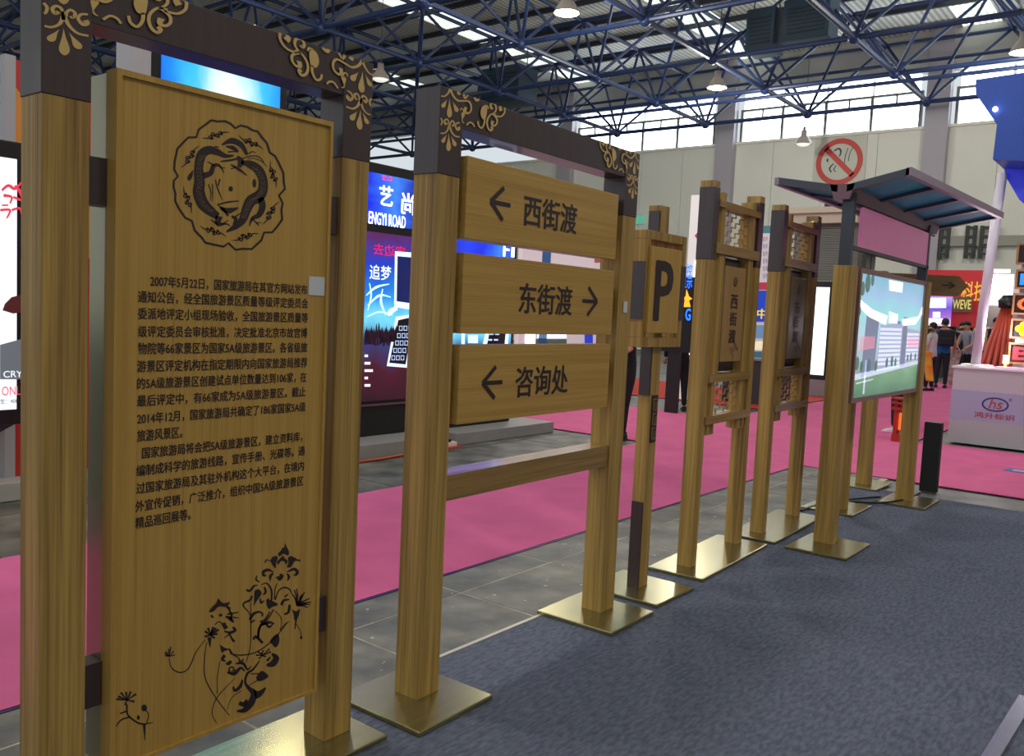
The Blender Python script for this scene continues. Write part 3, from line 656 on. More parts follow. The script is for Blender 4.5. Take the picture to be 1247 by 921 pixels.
b.obj('pictured_windows', mat('print_window',(232,238,250),.3,emit=.95), lb)
b = MB(); b.poly([pp(.0,.19),pp(1,.27),pp(1,.235),pp(0,.14)]); b.poly([pp(.15,.02),pp(.17,.02),pp(.17,.3),pp(.15,.3)]); b.poly([pp(.05,.12),pp(.28,.14),pp(.28,.13),pp(.05,.11)]); b.obj('pictured_road', mat('print_road',(200,210,224),.3,emit=.85), lb)
b = MB()
for x, y, r in ((.1,.93,.08),(.04,.88,.06),(.16,.96,.05),(.04,.28,.06),(.1,.25,.05),(.2,.26,.06),(.3,.25,.05),(.46,.27,.045),(.54,.28,.05),(.6,.27,.04),(.8,.3,.035),(.86,.31,.04),(.94,.31,.035),(.02,.7,.04)): disc(b,(x,y),r*.45,r,lambda a,c: pp(a,c)+Vector((0,-.0015,0)),9)
b.obj('pictured_trees', mat('print_tree',(88,128,120),.3,emit=.5), lb)
b = MB(); b.poly([p+Vector((0,-.0012,0)) for p in (pp(.06,.5),pp(.26,.5),pp(.26,.4),pp(.06,.38))]); b.poly([p+Vector((0,-.0012,0)) for p in (pp(.78,.5),pp(.98,.49),pp(.98,.4),pp(.78,.4))]); b.obj('pictured_banner', mat('print_pink',(236,150,168),.3,emit=.7,alpha=.55), lb)
b = MB()
for pts in (((.0,.8),(.2,.72),(.42,.68),(.4,.6),(.15,.66),(.0,.74)),((.44,.72),(.58,.7),(.58,.62),(.45,.62)),((.66,.66),(.95,.7),(1,.8),(1,.72),(.9,.62),(.68,.6)),((.4,.99),(.62,.99),(.62,.9),(.42,.9))): b.poly([pp(*q)+Vector((0,-.0005,0)) for q in pts])
b.obj('clouds_and_reflections', mat('print_cloud_reflection',(246,250,255),.25,emit=1.15), lb)  # white patches include hall window reflections painted onto the picture
bx('cover_glass', mat('clear_cover_glass',(235,245,245),.03,alpha=.06,coat=1.0), (.255,1.985,.018,.02,.992,1.85), lb)
hd = bx('header_panel', mat('mauve_pink_panel',(214,120,162),.4,noise=.1,scale=(2,2,2),coat=.2,emit=.22), (.235,2.075,.035,.06,2.02,2.29), sh, .002, label='mauve-pink header panel with an added faint glow')  # faint glow put into the panel material to lift its pink
bx('header_trim', DARKMETAL, (.06,2.09,.03,.07,1.995,2.02), sh)
for xa in (.5,.62): bx('header_bracket', mat('grey_steel',(120,116,108),.4,.4), (xa,xa+.09,.07,.1,1.9,2.0), sh)
# winged roof
X0, X1 = -.04, 2.45
def rp_(x, y, z):  # flare of the near wing towards the far end
    return Vector((x, y - (.12*(x-X0)/(X1-X0) if y < 0 else 0), z))
def slab(mb, ya, za, yb, zb, th, xa, xb):
    mb.hexa([rp_(xa,ya,za-th),rp_(xb,ya,za-th),rp_(xb,yb,zb-th),rp_(xa,yb,zb-th),rp_(xa,ya,za),rp_(xb,ya,za),rp_(xb,yb,zb),rp_(xa,yb,zb)])
yR, zR, yL, zL, yv, zv = -.305, 2.49, .53, 2.475, .1, 2.405
for xa in (X0,.58,1.2,1.82,X1-.05):
    b = MB(); slab(b, yR, zR, yv-.03, zv, .045, xa, xa+.05); b.obj('roof_rib', DARKMETAL, sh)
    b = MB(); slab(b, yL, zL, yv+.03, zv, .045, xa, xa+.05); b.obj('roof_rib', DARKMETAL, sh)
b = MB(); slab(b, yR-.012, zR+.004, yR+.02, zR, .05, X0, X1); slab(b, yL, zL+.002, yL+.03, zL, .05, X0, X1); b.obj('roof_edge_beam', mat('mauve_grey_edge',(150,128,150),.35,.2), sh)
b = MB().prism([(X0,.02,2.41),(X0,.18,2.41),(X0,.15,2.31),(X0,.05,2.31)], (X1-X0-.1,0,0)); b.obj('valley_beam', mat('rose_grey_beam',(120,88,98),.35,.25), sh)
GL = mat('teal_tinted_glass', (46,170,196), .5, spec=.15, alpha=.85)
for i, xa in enumerate((X0+.05,.63,1.25,1.87)):
    xb = (.58,1.2,1.82,X1-.05)[i]
    b = MB(); slab(b, yR+.02, zR-.012, yv-.04, zv-.012, .012, xa, xb); b.obj('glass_pane', GL, sh)
    b = MB(); slab(b, yL, zL-.012, yv+.04, zv-.012, .012, xa, xb); b.obj('glass_pane', GL, sh)
MB().tube((.06,.06,2.295),(2.3,.06,2.295),.012).obj('roof_conduit', BLACK, sh)

# posts behind the shelter
sp = thing('plain_timber_pillar', 'plain timber pillar on a brass plate behind the nearer shelter post', 'pillar', (7.08,2.12,.004))
bx('post', WOOD_P, (0,.1,0,.12,.018,1.8), sp, .002); base_plate(sp, (-.15,.37,-.11,.3,0,.018))
fp = thing('finger_post', 'timber finger post with pointed arrow board, rising behind the lit picture panel', 'signpost', (8.36,2.30,.004))
bx('post', WOOD_P, (0,.1,0,.12,.018,2.0), fp, .002); base_plate(fp, (-.16,.36,-.11,.28,0,.018))
fb = empty('finger_board', (.1,.06,1.90), math.radians(-53), fp)
b = MB().prism([(-.02,-.02,-.095),(.70,-.02,-.095),(.79,-.02,0),(.70,-.02,.09),(-.02,-.02,.09)], (0,.035,0)); fbm = b.obj('arrow_board', wood('arrow_board_timber',(132,104,66),(104,80,48),'x',60,.5), fb, bevel=.002)
text('→', (.55,-.022,-.03), .12, .06, PRINT, fb, 'arrow', bold=.03, depth=.002)
# black cabinet and lantern beyond
t = thing('floor_speaker', 'black upright cabinet standing beside the far shelter post', 'cabinet', (8.62,1.78,0))
bx('cabinet', BLACKM, (0,.09,0,.145,.0,.64), t, .004); bx('top_plate', BLACK, (.005,.085,.005,.14,.64,.646), t)
t = thing('floor_lantern', 'small red and orange lit lantern behind the black cabinet', 'lantern', (12.1,2.98,0))
bx('lamp_body', mat('orange_glow',(255,110,40),.4,emit=.9), (-.03,.03,-.03,.03,.16,.38), t)
for z0,z1,r in ((0,.1,.09),(.42,.46,.11),(.5,.53,.12),(.46,.5,.05),(.56,.58,.12)): bx('lantern_tray', mat('red_lacquer',(170,40,26),.4), (-r,r,-r,r,z0,z1), t)
m = MB()
for s_ in (-1,1):
    for q in (-1,1): m.box(s_*.06-.022,s_*.06+.022,q*.06-.022,q*.06+.022,.1,.57)
m.obj('lantern_frame', MATS['red_lacquer'], t)
# cable on the floor
def curve_mesh(name, cu, m):
    o = bpy.data.objects.new('cable_source', cu); COL.objects.link(o); dg = bpy.context.evaluated_depsgraph_get(); dg.update()
    me = bpy.data.meshes.new_from_object(o.evaluated_get(dg)); bpy.data.objects.remove(o); me.materials.clear(); me.materials.append(m)
    r = bpy.data.objects.new(name, me); COL.objects.link(r); return r
cu = bpy.data.curves.new('power_cable','CURVE'); cu.dimensions = '3D'; cu.bevel_depth = .009; sp_ = cu.splines.new('NURBS')
pts = [gz(975,622,.02),gz(1000,612,.02),gz(1040,608,.02),gz(1085,603,.02),gz(1060,616,.02),gz(1010,606,.02),gz(1090,618,.03),gz(1120,601,.02)]
sp_.points.add(len(pts)-1)
for i, p in enumerate(pts): sp_.points[i].co = (*p, 1)
sp_.use_endpoint_u = True; co = curve_mesh('power_cable', cu, BLACK)
tag(co, 'black power cable looping on the carpet under the shelter', 'cable')
# glossy strip at the lower right corner of the booth carpet
tt = thing('glossy_trim_strip', 'glossy pale metal strip lying at the lower right corner of the carpet', 'strip', (3.25,.43,.012))
b = MB().hexa([(0,-.0,0),(1.1,-.04,0),(1.1,.02,0),(0,.05,0),(0,-.0,.012),(1.1,-.04,.012),(1.1,.02,.012),(0,.05,.012)]); b.obj('strip', mat('polished_strip',(190,184,200),.15,.7), tt)

# ================================================================ STANDS BEHIND THE AISLE
def flat(mb, pts, t, plane, v, off=0.0):
    """polygon of a flat print or screen picture, given on a plane x=v or y=v, relative to thing t"""
    o = Vector(t.location); n = Vector((-1,0,0)) if plane == 'x' else Vector((0,-1,0))
    g = gx if plane == 'x' else gy
    mb.poly([g(px,py,v) - o + n*off for px, py in pts]); return mb
def rect(a, b, c, d): return [(a,b),(c,b),(c,d),(a,d)]
PLAT = mat('grey_platform_laminate', (150,148,146), .45, noise=.1, scale=(5,5,5))
t = thing('display_platform', 'long grey display platform under the nearer video totem', 'platform', (4.95,6.15,0)); bx('deck', PLAT, (0,1.7,0,1.3,0,.14), t, .005)
t = thing('display_platform', 'short grey display platform with the farther video totem on it', 'platform', (6.98,6.2,0)); bx('deck', PLAT, (0,1.8,0,1.1,0,.13), t, .005)
tag(bx('red_carpet_patch', REDC, (6.655,6.975,6.1,8.2,0,.006)), 'red carpet patch showing between the two grey platforms', 'carpet')
t = thing('socket_strip', 'white socket strip with plugs on the red carpet patch', 'socket strip', (6.66,6.17,.006)); bx('strip', WHITE, (0,.3,0,.07,0,.045), t, .004)
for k in range(2): bx('plug', BLACK, (.05+k*.13,.09+k*.13,.015,.055,.045,.075), t)
cu = bpy.data.curves.new('extension_cord','CURVE'); cu.dimensions='3D'; cu.bevel_depth=.012; q = cu.splines.new('NURBS'); P_ = [(4.9,5.95,.012),(5.3,6.1,.012),(5.8,6.0,.012),(6.1,6.12,.012),(6.6,6.1,.012)]; q.points.add(4)
for i, p in enumerate(P_): q.points[i].co = (*p,1)
q.use_endpoint_u = True; o = curve_mesh('extension_cord', cu, mat('orange_cord',(196,84,40),.5)); tag(o, 'orange-red extension cord on the floor before the nearer platform', 'cord')

BLUE_S = glow('blue_video_picture', [(0,(10,30,150)),(.3,(20,60,235)),(.55,(10,40,220)),(.8,(60,130,255)),(1,(20,30,160))], 1.1, 'x')
LOW_S = glow('concert_video_picture', [(0,(30,10,22)),(.2,(70,14,34)),(.34,(40,60,120)),(.5,(120,220,255)),(.62,(40,150,240)),(.8,(20,60,200)),(1,(90,30,90))], 1.0, 'z')
RLED = mat('red_led', (255,30,50), .4, emit=1.0); PLED = mat('magenta_led', (220,20,90), .4, emit=.8)
YT = 6.55
def totem(label, x0, x1, zf, zs=2.10):
    t = thing('video_totem', label, 'video totem', (x0,YT,zf))
    bx('cabinet', BLACKM, (0,x1-x0,0,.45,.0,2.74), t, .01)
    s = bx('upper_screen', BLUE_S, (.05,x1-x0-.05,-.006,0,zs+.04,2.64), t); l = bx('lower_screen', LOW_S, (.05,x1-x0-.05,-.006,0,.36,zs-.04), t)
    bx('silver_strip', mat('silver_strip',(120,110,115),.3,.7), (0,x1-x0,-.012,0,.31,.33), t)
    return t, s, l
t, us, ls = totem('nearer video totem showing a blue picture lettered ENGYI ROAD and a phone below', 5.05, 6.62, .14)
def tx(s, x0, y0, x1, y1, m, par, name='lettering', **k):  # text between picture corners on the totem face
    p = gy(x0,y1,YT-.01); q = gy(x1,y0,YT-.01); o = Vector(t.location); a = gy(x0,y0,YT-.01)
    return text(s, (p.x-o.x, -.008, p.z-o.z), gy(x1,y1,YT-.01).x-p.x, a.z-p.z, m, par, name, **k)
tx('艺', 462,225,478,249, WHITE_G, us, bold=.03); tx('尚', 489,234,504,260, WHITE_G, us, bold=.03, mirror=True); tx('ENGYI ROAD', 449,257,494,272, WHITE_G, us, bold=.02)
tx('艺术', 465,213,478,219, RLED, us, 'led_lettering', bold=.03)
tx('字边去', 455,296,493,310, PLED, ls, 'led_lettering', bold=.02, mirror=True); tx('追梦', 450,322,476,340, WHITE_D, ls, 'lettering', bold=.01)
m = MB(); flat(m, [(481,306),(506,308),(504,378),(480,374)], t, 'y', YT-.01); m.obj('phone_body', mat('phone_white',(210,230,255),.3,emit=1.0), ls)
m = MB(); flat(m, [(484,312),(506,314),(504,370),(483,367)], t, 'y', YT-.012); m.obj('phone_display', mat('phone_screen',(20,30,90),.2,emit=.7), ls)
m = MB(); flat(m, [(482,386),(506,382),(496,448),(471,446)], t, 'y', YT-.01); m.obj('keypad_body', MATS['phone_white'], ls)
m = MB(); flat(m, [(485,390),(503,386),(494,444),(474,442)], t, 'y', YT-.012); m.obj('keypad_panel', mat('keypad_black',(12,14,26),.3), ls)
m = MB()
for r in range(5):
    for c in range(3):
        x = 486-r*2.3+c*5.6; y = 397+r*9
        for pq in (rect(x,y,x+4.2,y+.8), rect(x,y+5,x+4.2,y+5.8), rect(x,y,x+.7,y+5.8), rect(x+3.6,y,x+4.2,y+5.8)): flat(m, pq, t, 'y', YT-.014)
m.obj('keypad_keys', mat('key_outline',(190,215,250),.3,emit=.8), ls)
m = MB()
for i in range(26):
    x = 444+i*1.5; y = 402+random.uniform(-4,6); flat(m, [(x,y),(x+1.2,y-6),(x+2,y),(x+2.4,y+14),(x-.4,y+14)], t, 'y', YT-.011)
m.obj('pictured_crowd', mat('crowd_dark',(44,16,40),.5,emit=.3), ls)
m = MB()
for i in range(5): flat(m, rect(444,432+i*9,448+(i%3)*3,435+i*9), t, 'y', YT-.011)
m.obj('small_print', WHITE_D, ls)
m = MB()
gT = lambda px, py: gy(px,py,YT-.011)-Vector(t.location)
for pts, w in (([(446,360),(458,350),(474,346)],(1,3,1)),([(448,372),(462,360),(476,362)],(1,3,1)),([(450,345),(452,360),(448,378)],(1,2,1)),([(466,352),(464,368),(470,384)],(1,3,1)),([(472,384),(478,378),(484,376)],(4,7,3)),([(447,386),(462,380),(478,384)],(1,2,1))): ribbon(m, pts, w, gT)
m.obj('pictured_light', mat('picture_cyan',(190,240,255),.3,emit=1.2), ls)
t, us, ls = totem('farther video totem, seen in slots between the arrow boards, with letters Fl on blue', 6.99, 8.33, .13, 1.85)
tx('F', 613,296,620,312, WHITE_G, us, bold=.03); tx('l', 623,297,626,313, WHITE_G, us, bold=.02)
m = MB(); flat(m, [(596,380),(622,378),(617,440),(584,440)], t, 'y', YT-.011); m.obj('keypad_body', MATS['phone_white'], ls)
m = MB(); flat(m, [(600,384),(618,382),(613,436),(590,436)], t, 'y', YT-.013); m.obj('keypad_panel', MATS['keypad_black'], ls)
m = MB()
for r in range(6):
    for c in range(2): flat(m, rect(599-r*1.5+c*7,392+r*7,604-r*1.5+c*7,394+r*7), t, 'y', YT-.014)
m.obj('keypad_keys', MATS['key_outline'], ls)
m = MB(); flat(m, [(562,400),(566,400),(566,425),(562,425)], t, 'y', YT-.011); flat(m, [(570,408),(582,408),(582,418),(570,418)], t, 'y', YT-.011); m.obj('pictured_light', MATS['picture_cyan'], ls)
# third, taller screen seen above the text board
t = thing('tall_video_totem', 'tall video totem with a blue and white sky picture, above the text board', 'video totem', (3.62,6.55,0))
bx('cabinet', BLACKM, (0,1.3,0,.4,0,3.5), t, .01)
SK = glow('blue_flare_picture', [(0,(245,255,255)),(.12,(225,250,255)),(.3,(60,190,240)),(.5,(10,130,230)),(.7,(0,70,200))], 1.15, 'r')
bx('screen', SK, (.1,1.22,-.008,0,1.2,3.42), t)
t = thing('white_side_panel', 'narrow white upright panel left of the tall blue video totem', 'panel', (3.6,6.5,0)); bx('panel', mat('grey_white_panel',(176,176,182),.5), (-.16,.0,-.02,.2,0,3.6), t)

# left screen
YL = 6.0
t = thing('poster_light_box', 'white backlit advertising screen with red writing at the left edge of the picture', 'light box', (1.2,YL,0))
bx('cabinet', BLACK, (0,1.29,0,.16,.60,2.41), t, .01); sc = bx('screen', mat('white_backlit',(226,236,246),.3,emit=.9), (.05,1.24,-.006,0,.70,2.3), t)
m = MB(); o_ = Vector(t.location)
g_ = lambda px, py: gy(px,py,YL-.01)-o_+Vector((0,-.002,0))
for pts, w in (([(2,232),(10,226),(18,230),(26,222)],(3,4,2)),([(4,238),(14,240),(12,248)],(4,3,2)),([(18,226),(26,236),(28,248)],(3,5,2)),([(16,240),(26,244)],(3,3)),([(0,256),(12,256),(8,266)],(3,3,2)),([(14,256),(24,254),(27,264)],(3,3,2)),([(2,250),(10,250)],(2,2))):
    ribbon(m, pts, w, g_)
m.obj('red_brush_writing', mat('red_print_lit',(225,60,80),.3,emit=.6), sc)
m = MB(); flat(m, [(0,420),(30,412),(30,462),(0,462)], t, 'y', YL-.01); m.obj('pictured_road', mat('grey_lit',(120,130,140),.3,emit=.3), sc)
m = MB(); flat(m, [(3,378),(6,370),(14,362),(30,358),(30,380),(16,382)], t, 'y', YL-.01); m.obj('pictured_car', mat('car_print',(90,40,40),.3,emit=.3), sc)
def txl(s, x0,y0,x1,y1,mt): 
    p = g_(x0,y1); q = g_(x1,y1); a = g_(x0,y0); text(s, (p.x,p.y,p.z), q.x-p.x, a.z-p.z, mt, sc)
txl('CRY', 4,452,27,460, mat('print_pale',(230,240,245),.3,emit=.9)); txl('ONLI', 2,471,27,482, MATS['red_print_lit']); txl('生：400-8', 0,486,27,492, mat('print_dark',(60,60,70),.4))
b = MB().hexa([(-.02,.1,0),(.12,.1,0),(.12,.2,0),(-.02,.2,0),(1.2,.1,.62),(1.34,.1,.62),(1.34,.2,.62),(1.2,.2,.62)]).box(-.05,1.0,.05,.3,0,.03); b.obj('stand_leg', DARKMETAL, t)
t = thing('red_backdrop', 'red draped panel with loose white cables behind the leg of the left screen', 'backdrop', (1.0,7.0,.13)); bx('panel', REDC, (0,2.0,0,.05,.12,1.2), t)
m = MB()
for k in range(4):
    a = Vector((1.35+k*.1,-.03,.9)); 
    for q in range(5): bq = a+Vector((.03*math.sin(q+k),0,-.09)); m.tube(a,bq,.008,5); a = bq
m.obj('loose_cable', WHITE, t)
t = thing('display_platform', 'low pale platform under the red backdrop at the left edge', 'platform', (.6,6.4,0)); bx('deck', mat('pale_platform',(190,186,178),.5), (0,2.4,0,1.4,0,.13), t, .005)
t = thing('hanging_banner', 'red and orange upright banner with a grey edge, above the left screen', 'banner', (2.40,6.6,.13))
bx('frame', mat('grey_white_panel',(176,176,182),.5), (.2,.27,-.02,.06,0,2.95), t); bx('banner_face', mat('banner_red',(196,48,40),.5), (.27,.9,0,.04,0,2.93), t)
m = MB().poly([(.272,-.003,2.75),(.272,-.003,1.6),(.9,-.003,1.6),(.9,-.003,2.2),(.5,-.003,2.45)]); m.obj('banner_flame', mat('banner_orange',(226,150,60),.5), t)

# white exhibit wall glimpsed through the slots
t = thing('white_exhibit_wall', 'pale exhibit wall with a blue stripe, seen through the slots of the arrow sign', 'partition', (11.0,9.2,0))
o_ = Vector(t.location); a = gy(637,300,9.2); c = gy(745,300,9.2)
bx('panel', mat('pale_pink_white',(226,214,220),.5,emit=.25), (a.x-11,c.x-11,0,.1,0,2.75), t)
xa = gy(661,300,9.2).x-11; xb = gy(671,300,9.2).x-11; bx('blue_stripe', mat('signal_blue',(40,110,180),.4), (xa,xb,-.01,0,.9,2.75), t)
for (x0,y0,x1,y1,mt) in ((640,404,652,420,WHITE_G),(655,402,690,412,WHITE_D),(712,402,722,420,mat('deep_blue_lit',(30,50,190),.3,emit=.6)),(645,413,690,419,mat('moss_print',(110,130,110),.5)),(724,300,735,320,mat('coral_print',(210,110,90),.5))):
    m = MB(); flat(m, rect(x0,y0,x1,y1), t, 'y', 9.19); m.obj('poster', mt, t)

# LED board, lit tower, poster boards (all facing the camera side, -X)
XB = 12.1
a = gx(812,320,XB); c = gx(847,408,XB)
t = thing('led_text_board', 'black board with blue LED text, an orange LED figure and a blue letter G', 'LED board', (XB,0,0)); t.location.y = a.y; t.location.z = .008
o_ = Vector(t.location)
bx('board', BLACKM, (0,.12,-(a.y-c.y),.12,.95,2.1), t); bx('board_stand', BLACK, (.02,.1,-.3,-.1,0,.95), t)
BL = mat('blue_led',(30,110,255),.4,emit=1.6); OR = mat('orange_led',(255,150,30),.4,emit=1.6)
def txx(s, x0,y0,x1,y1,mt,par,X,**k):
    o = Vector(t.location); p = gx(x0,y1,X)-o; q = gx(x1,y1,X)-o; r_ = gx(x0,y0,X)-o
    return text(s, (-.012 + (X-o.x), p.y, p.z), abs(q.y-p.y), r_.z-p.z, mt, par, 'lettering', face=WEST, **k)
txx('监控', 829,322,843,337, BL, t, XB, bold=.03); txx('显示', 829,338,843,351, BL, t, XB, bold=.03); txx('G', 835,376,841,390, BL, t, XB, bold=.04)
m = MB(); flat(m, [(832,378-4),(834,366),(830,364),(835,361),(836,352),(839,361),(843,364),(839,366),(841,374)], t, 'x', XB-.013); m.obj('led_figure', OR, t)
t = thing('white_lit_tower', 'white tower with a red triangle and a bright vertical light strip', 'tower', (14.4,0,.004)); a = gx(838,300,14.4); c = gx(856,300,14.4); t.location.y = a.y
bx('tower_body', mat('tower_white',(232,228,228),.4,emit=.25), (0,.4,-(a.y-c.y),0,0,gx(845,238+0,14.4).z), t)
m = MB(); flat(m, [(846,287),(853,279),(852,296)], t, 'x', 14.39); m.obj('red_triangle', RED, t)
m = MB(); flat(m, [(846,318),(850,318),(841,440),(838,440)], t, 'x', 14.38); m.obj('light_strip', WHITE_G, t)
t = thing('poster_column', 'tall poster column in white, red and blue between the two lattice signs', 'poster', (15.6,0,.004)); a = gx(903,300,15.6); c = gx(946,300,15.6); t.location.y = a.y
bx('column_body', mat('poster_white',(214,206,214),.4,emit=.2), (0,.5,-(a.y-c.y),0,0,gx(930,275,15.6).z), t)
for (x0,y0,x1,y1,mt,nm) in ((920,275,946,284,mat('teal_cap',(70,140,140),.4),'cap_band'),(903,344,946,353,mat('crimson_band',(190,50,80),.4,emit=.2),'red_band'),(903,354,946,392,mat('poster_blue',(20,60,180),.4,emit=.5),'blue_field'),(903,396,940,412,mat('poster_steel',(110,150,190),.4,emit=.3),'picture_block'),(903,416,938,426,mat('poster_cream',(240,228,190),.4,emit=.5),'cream_block'),(903,428,936,444,mat('poster_teal',(60,110,130),.4,emit=.3),'picture_block')):
    m = MB(); flat(m, rect(x0,y0,x1,y1), t, 'x', 15.59); m.obj(nm, mt, t)
txx('中', 922,376,933,388, mat('yellow_print',(240,210,80),.4,emit=.5), t, 15.58, bold=.03)
for k in range(6): txx('技术', 929,288+k*9,935,294+k*9, mat('grey_print',(120,110,130),.5), t, 15.58)
m = MB(); flat(m, [(906,428),(912,428),(911,444),(905,444)], t, 'x', 15.585); m.obj('magenta_block', mat('magenta_lit',(230,40,190),.4,emit=.8), t)
m = MB(); flat(m, [(908,354),(910,354),(906,440),(904,440)], t, 'x', 15.583); m.obj('light_strip', WHITE_G, t)
t = thing('dark_counter', 'low dark counter in front of the poster column', 'counter', (14.9,0,.004)); a = gx(880,470,14.9); c = gx(952,470,14.9); t.location.y = a.y
bx('body', mat('dark_aubergine',(52,44,48),.5), (0,.5,-(a.y-c.y),0,0,.78), t); bx('worktop', mat('grey_top',(130,132,138),.3), (-.03,.52,-(a.y-c.y)-.02,.02,.78,.82), t)
tag(bx('red_carpet_patch', REDC, (14.2,17.9,5.7,11,.0,.004)), 'red carpet strip beneath the dark counter behind the lattice signs', 'carpet')
t = thing('lit_screen', 'white glowing upright screen between the far lattice sign and the shelter', 'screen', (18,0,0)); a = gx(986,350,18); c = gx(1015,350,18); t.location.y = a.y
zt, zb = gx(1000,350,18).z, gx(1000,457,18).z
bx('housing', BLACK, (0,.15,-(a.y-c.y),0,zb-.1,zt+.12), t); bx('screen_glass', mat('screen_white',(235,245,240),.3,emit=1.5), (-.012,0,-(a.y-c.y)+.07,-.07,zb,zt), t)
bx('lower_cabinet', mat('mauve_grey_cabinet',(140,130,140),.5), (.0,.4,-(a.y-c.y)-.3,.05,0,zb-.1), t)
t = thing('corrugated_booth', 'grey ribbed booth wall under a beige cornice, behind the lattice signs', 'booth', (19,0,0)); a = gx(967,300,19); c = gx(1046,300,19); t.location.y = a.y; wd = a.y-c.y
z1 = gx(1015,273,19).z; z2 = gx(1015,254,19).z; z0 = gx(1015,343,19).z
rib = MB().box(-.03,0,-wd,0,0,(z1-z0)/26*.8).mesh('rib', mat('ribbed_grey',(118,120,114),.6))
bx('wall', mat('ribbed_grey_dark',(92,94,90),.7), (0,.3,-wd,0,0,z1), t)
for k in range(26): share(rib, 'rib', t, (0,0,z0+k*(z1-z0)/26))
bx('cornice', mat('beige_cornice',(204,192,172),.6), (-.25,.35,-wd,.1,z1,z2), t); bx('cornice_lip', MATS['beige_cornice'], (-.35,.35,-wd,.2,z2-.12,z2), t)
bx('red_fascia', mat('rose_fascia',(196,80,110),.5), (-.06,0,-wd,0,z0-.32,z0-.1), t); bx('white_fascia', mat('pale_fascia',(200,190,200),.5), (-.06,0,-wd,0,z0-.1,z0), t)
for k in range(3):
    e_ = thing('projector_case', ['small black case, leftmost of three on the beige cornice','small black case, middle one of three on the beige cornice','small black case, rightmost of three on the beige cornice'][k], 'case', (19.0, gx(1012+k*8,215,19).y, z2)); bx('case', BLACK, (-.1,.1,-.06,.06,0,.42), e_)
t = thing('exit_sign', 'tiny green and white sign far behind, right of the arrow sign beam', 'sign', (33.9,0,0)); a = gx(774,268,33.9); c = gx(785,268,33.9); t.location.y = a.y; t.location.z = a.z
bx('panel', mat('exit_green',(110,190,165),.4,emit=.4), (-.05,0,-(a.y-c.y),0,-.18,.2), t); bx('white_band', WHITE, (-.06,-.05,-(a.y-c.y),0,.2,.26), t)

# far stand: red banner, lit screens, partitions
t = thing('red_banner', 'wide red banner with yellow characters beyond the shelter', 'banner', (28.6,0,0)); a = gx(1124,330,28.6); c = gx(1206,400,28.6); t.location.y = a.y
bx('banner_board', mat('banner_crimson',(190,36,44),.5,emit=.12), (0,.15,-(a.y-c.y),.0,gx(1160,398,28.6).z,gx(1160,329,28.6).z), t)
YEL = mat('yellow_character',(236,190,70),.5,emit=.35); txx('科技', 1170,343,1200,366, YEL, t, 28.58, bold=.02)
bx('banner_post', DARKMETAL, (.02,.12,-.2,-.1,0,gx(1160,398,28.6).z), t); bx('banner_post', DARKMETAL, (.02,.12,-(a.y-c.y)+.1,-(a.y-c.y)+.2,0,gx(1160,398,28.6).z), t)
m = MB(); flat(m, rect(1158,362,1184,380), t, 'x', 28.4); m.obj('hanging_plate', mat('dim_gold_plate',(96,88,60),.5), t); txx('WEVE', 1160,365,1182,376, mat('pale_gold_letter',(220,200,120),.5,emit=.4), t, 28.39, bold=.03)
t = thing('stand_back_wall', 'dark stand interior with a tan upright board behind the group of people', 'partition', (29.2,0,0)); a = gx(1120,430,29.2); c = gx(1210,430,29.2); t.location.y = a.y
bx('panel', mat('dark_olive_wall',(70,62,54),.7), (0,.1,-(a.y-c.y),0,0,3.1), t)
for x0, x1, mt in ((1166,1178,mat('tan_board',(180,130,60),.5)),(1182,1186,mat('cream_post',(196,180,150),.5)),(1134,1140,MATS['tan_board'])):
    m = MB(); p = gx(x0,420,29.1)-Vector(t.location); q = gx(x1,420,29.1)-Vector(t.location); m.box(-.06,-.0,q.y,p.y,0,3.0); m.obj('upright_board', mt, t)
t = thing('purple_screen', 'purple lit screen with blurred white lettering above the man with a backpack', 'screen', (28.3,0,0)); a = gx(1126,370,28.3); c = gx(1159,370,28.3); t.location.y = a.y
zA, zB = gx(1142,361,28.3).z, gx(1142,397,28.3).z
bx('screen_glass', glow('violet_picture',[(0,(250,225,245)),(.3,(170,110,220)),(.6,(120,80,215)),(1,(190,160,250))],.9), (0,.08,-(a.y-c.y),0,zB,zA), t); bx('stand', DARKMETAL, (.02,.07,-1.1,-.9,0,zB), t)
for q in (rect(1131,363,1152,375), rect(1136,380,1145,387), rect(1131,388,1148,394)):
    m = MB(); flat(m, q, t, 'x', 28.29); m.obj('white_lettering_block', mat('screen_white',(235,245,240),.3,emit=1.5), t)
t = thing('bright_lamp_panel', 'very bright white panel behind the red tripod', 'lamp', (27.5,0,0)); a = gx(1205,350,27.5); c = gx(1233,350,27.5); t.location.y = a.y
bx('lamp_face', mat('lamp_panel_white',(255,252,245),.3,emit=2.5), (0,.1,-(a.y-c.y),0,gx(1218,372,27.5).z,gx(1218,334,27.5).z), t); bx('lamp_strip', MATS['lamp_panel_white'], (0,.08,-(a.y-c.y)+.1,-.05,gx(1218,332,27.5).z,gx(1218,328,27.5).z), t)
bx('lamp_stand', DARKMETAL, (.02,.08,-.9,-.8,0,gx(1218,372,27.5).z), t)
t = thing('grey_partition', 'pale grey partition behind the red tripod', 'partition', (28.0,0,0)); a = gx(1200,400,28.0); c = gx(1262,400,28.0); t.location.y = a.y; bx('panel', mat('warm_grey_partition',(172,160,160),.7), (0,.1,-(a.y-c.y),0,0,3.0), t)
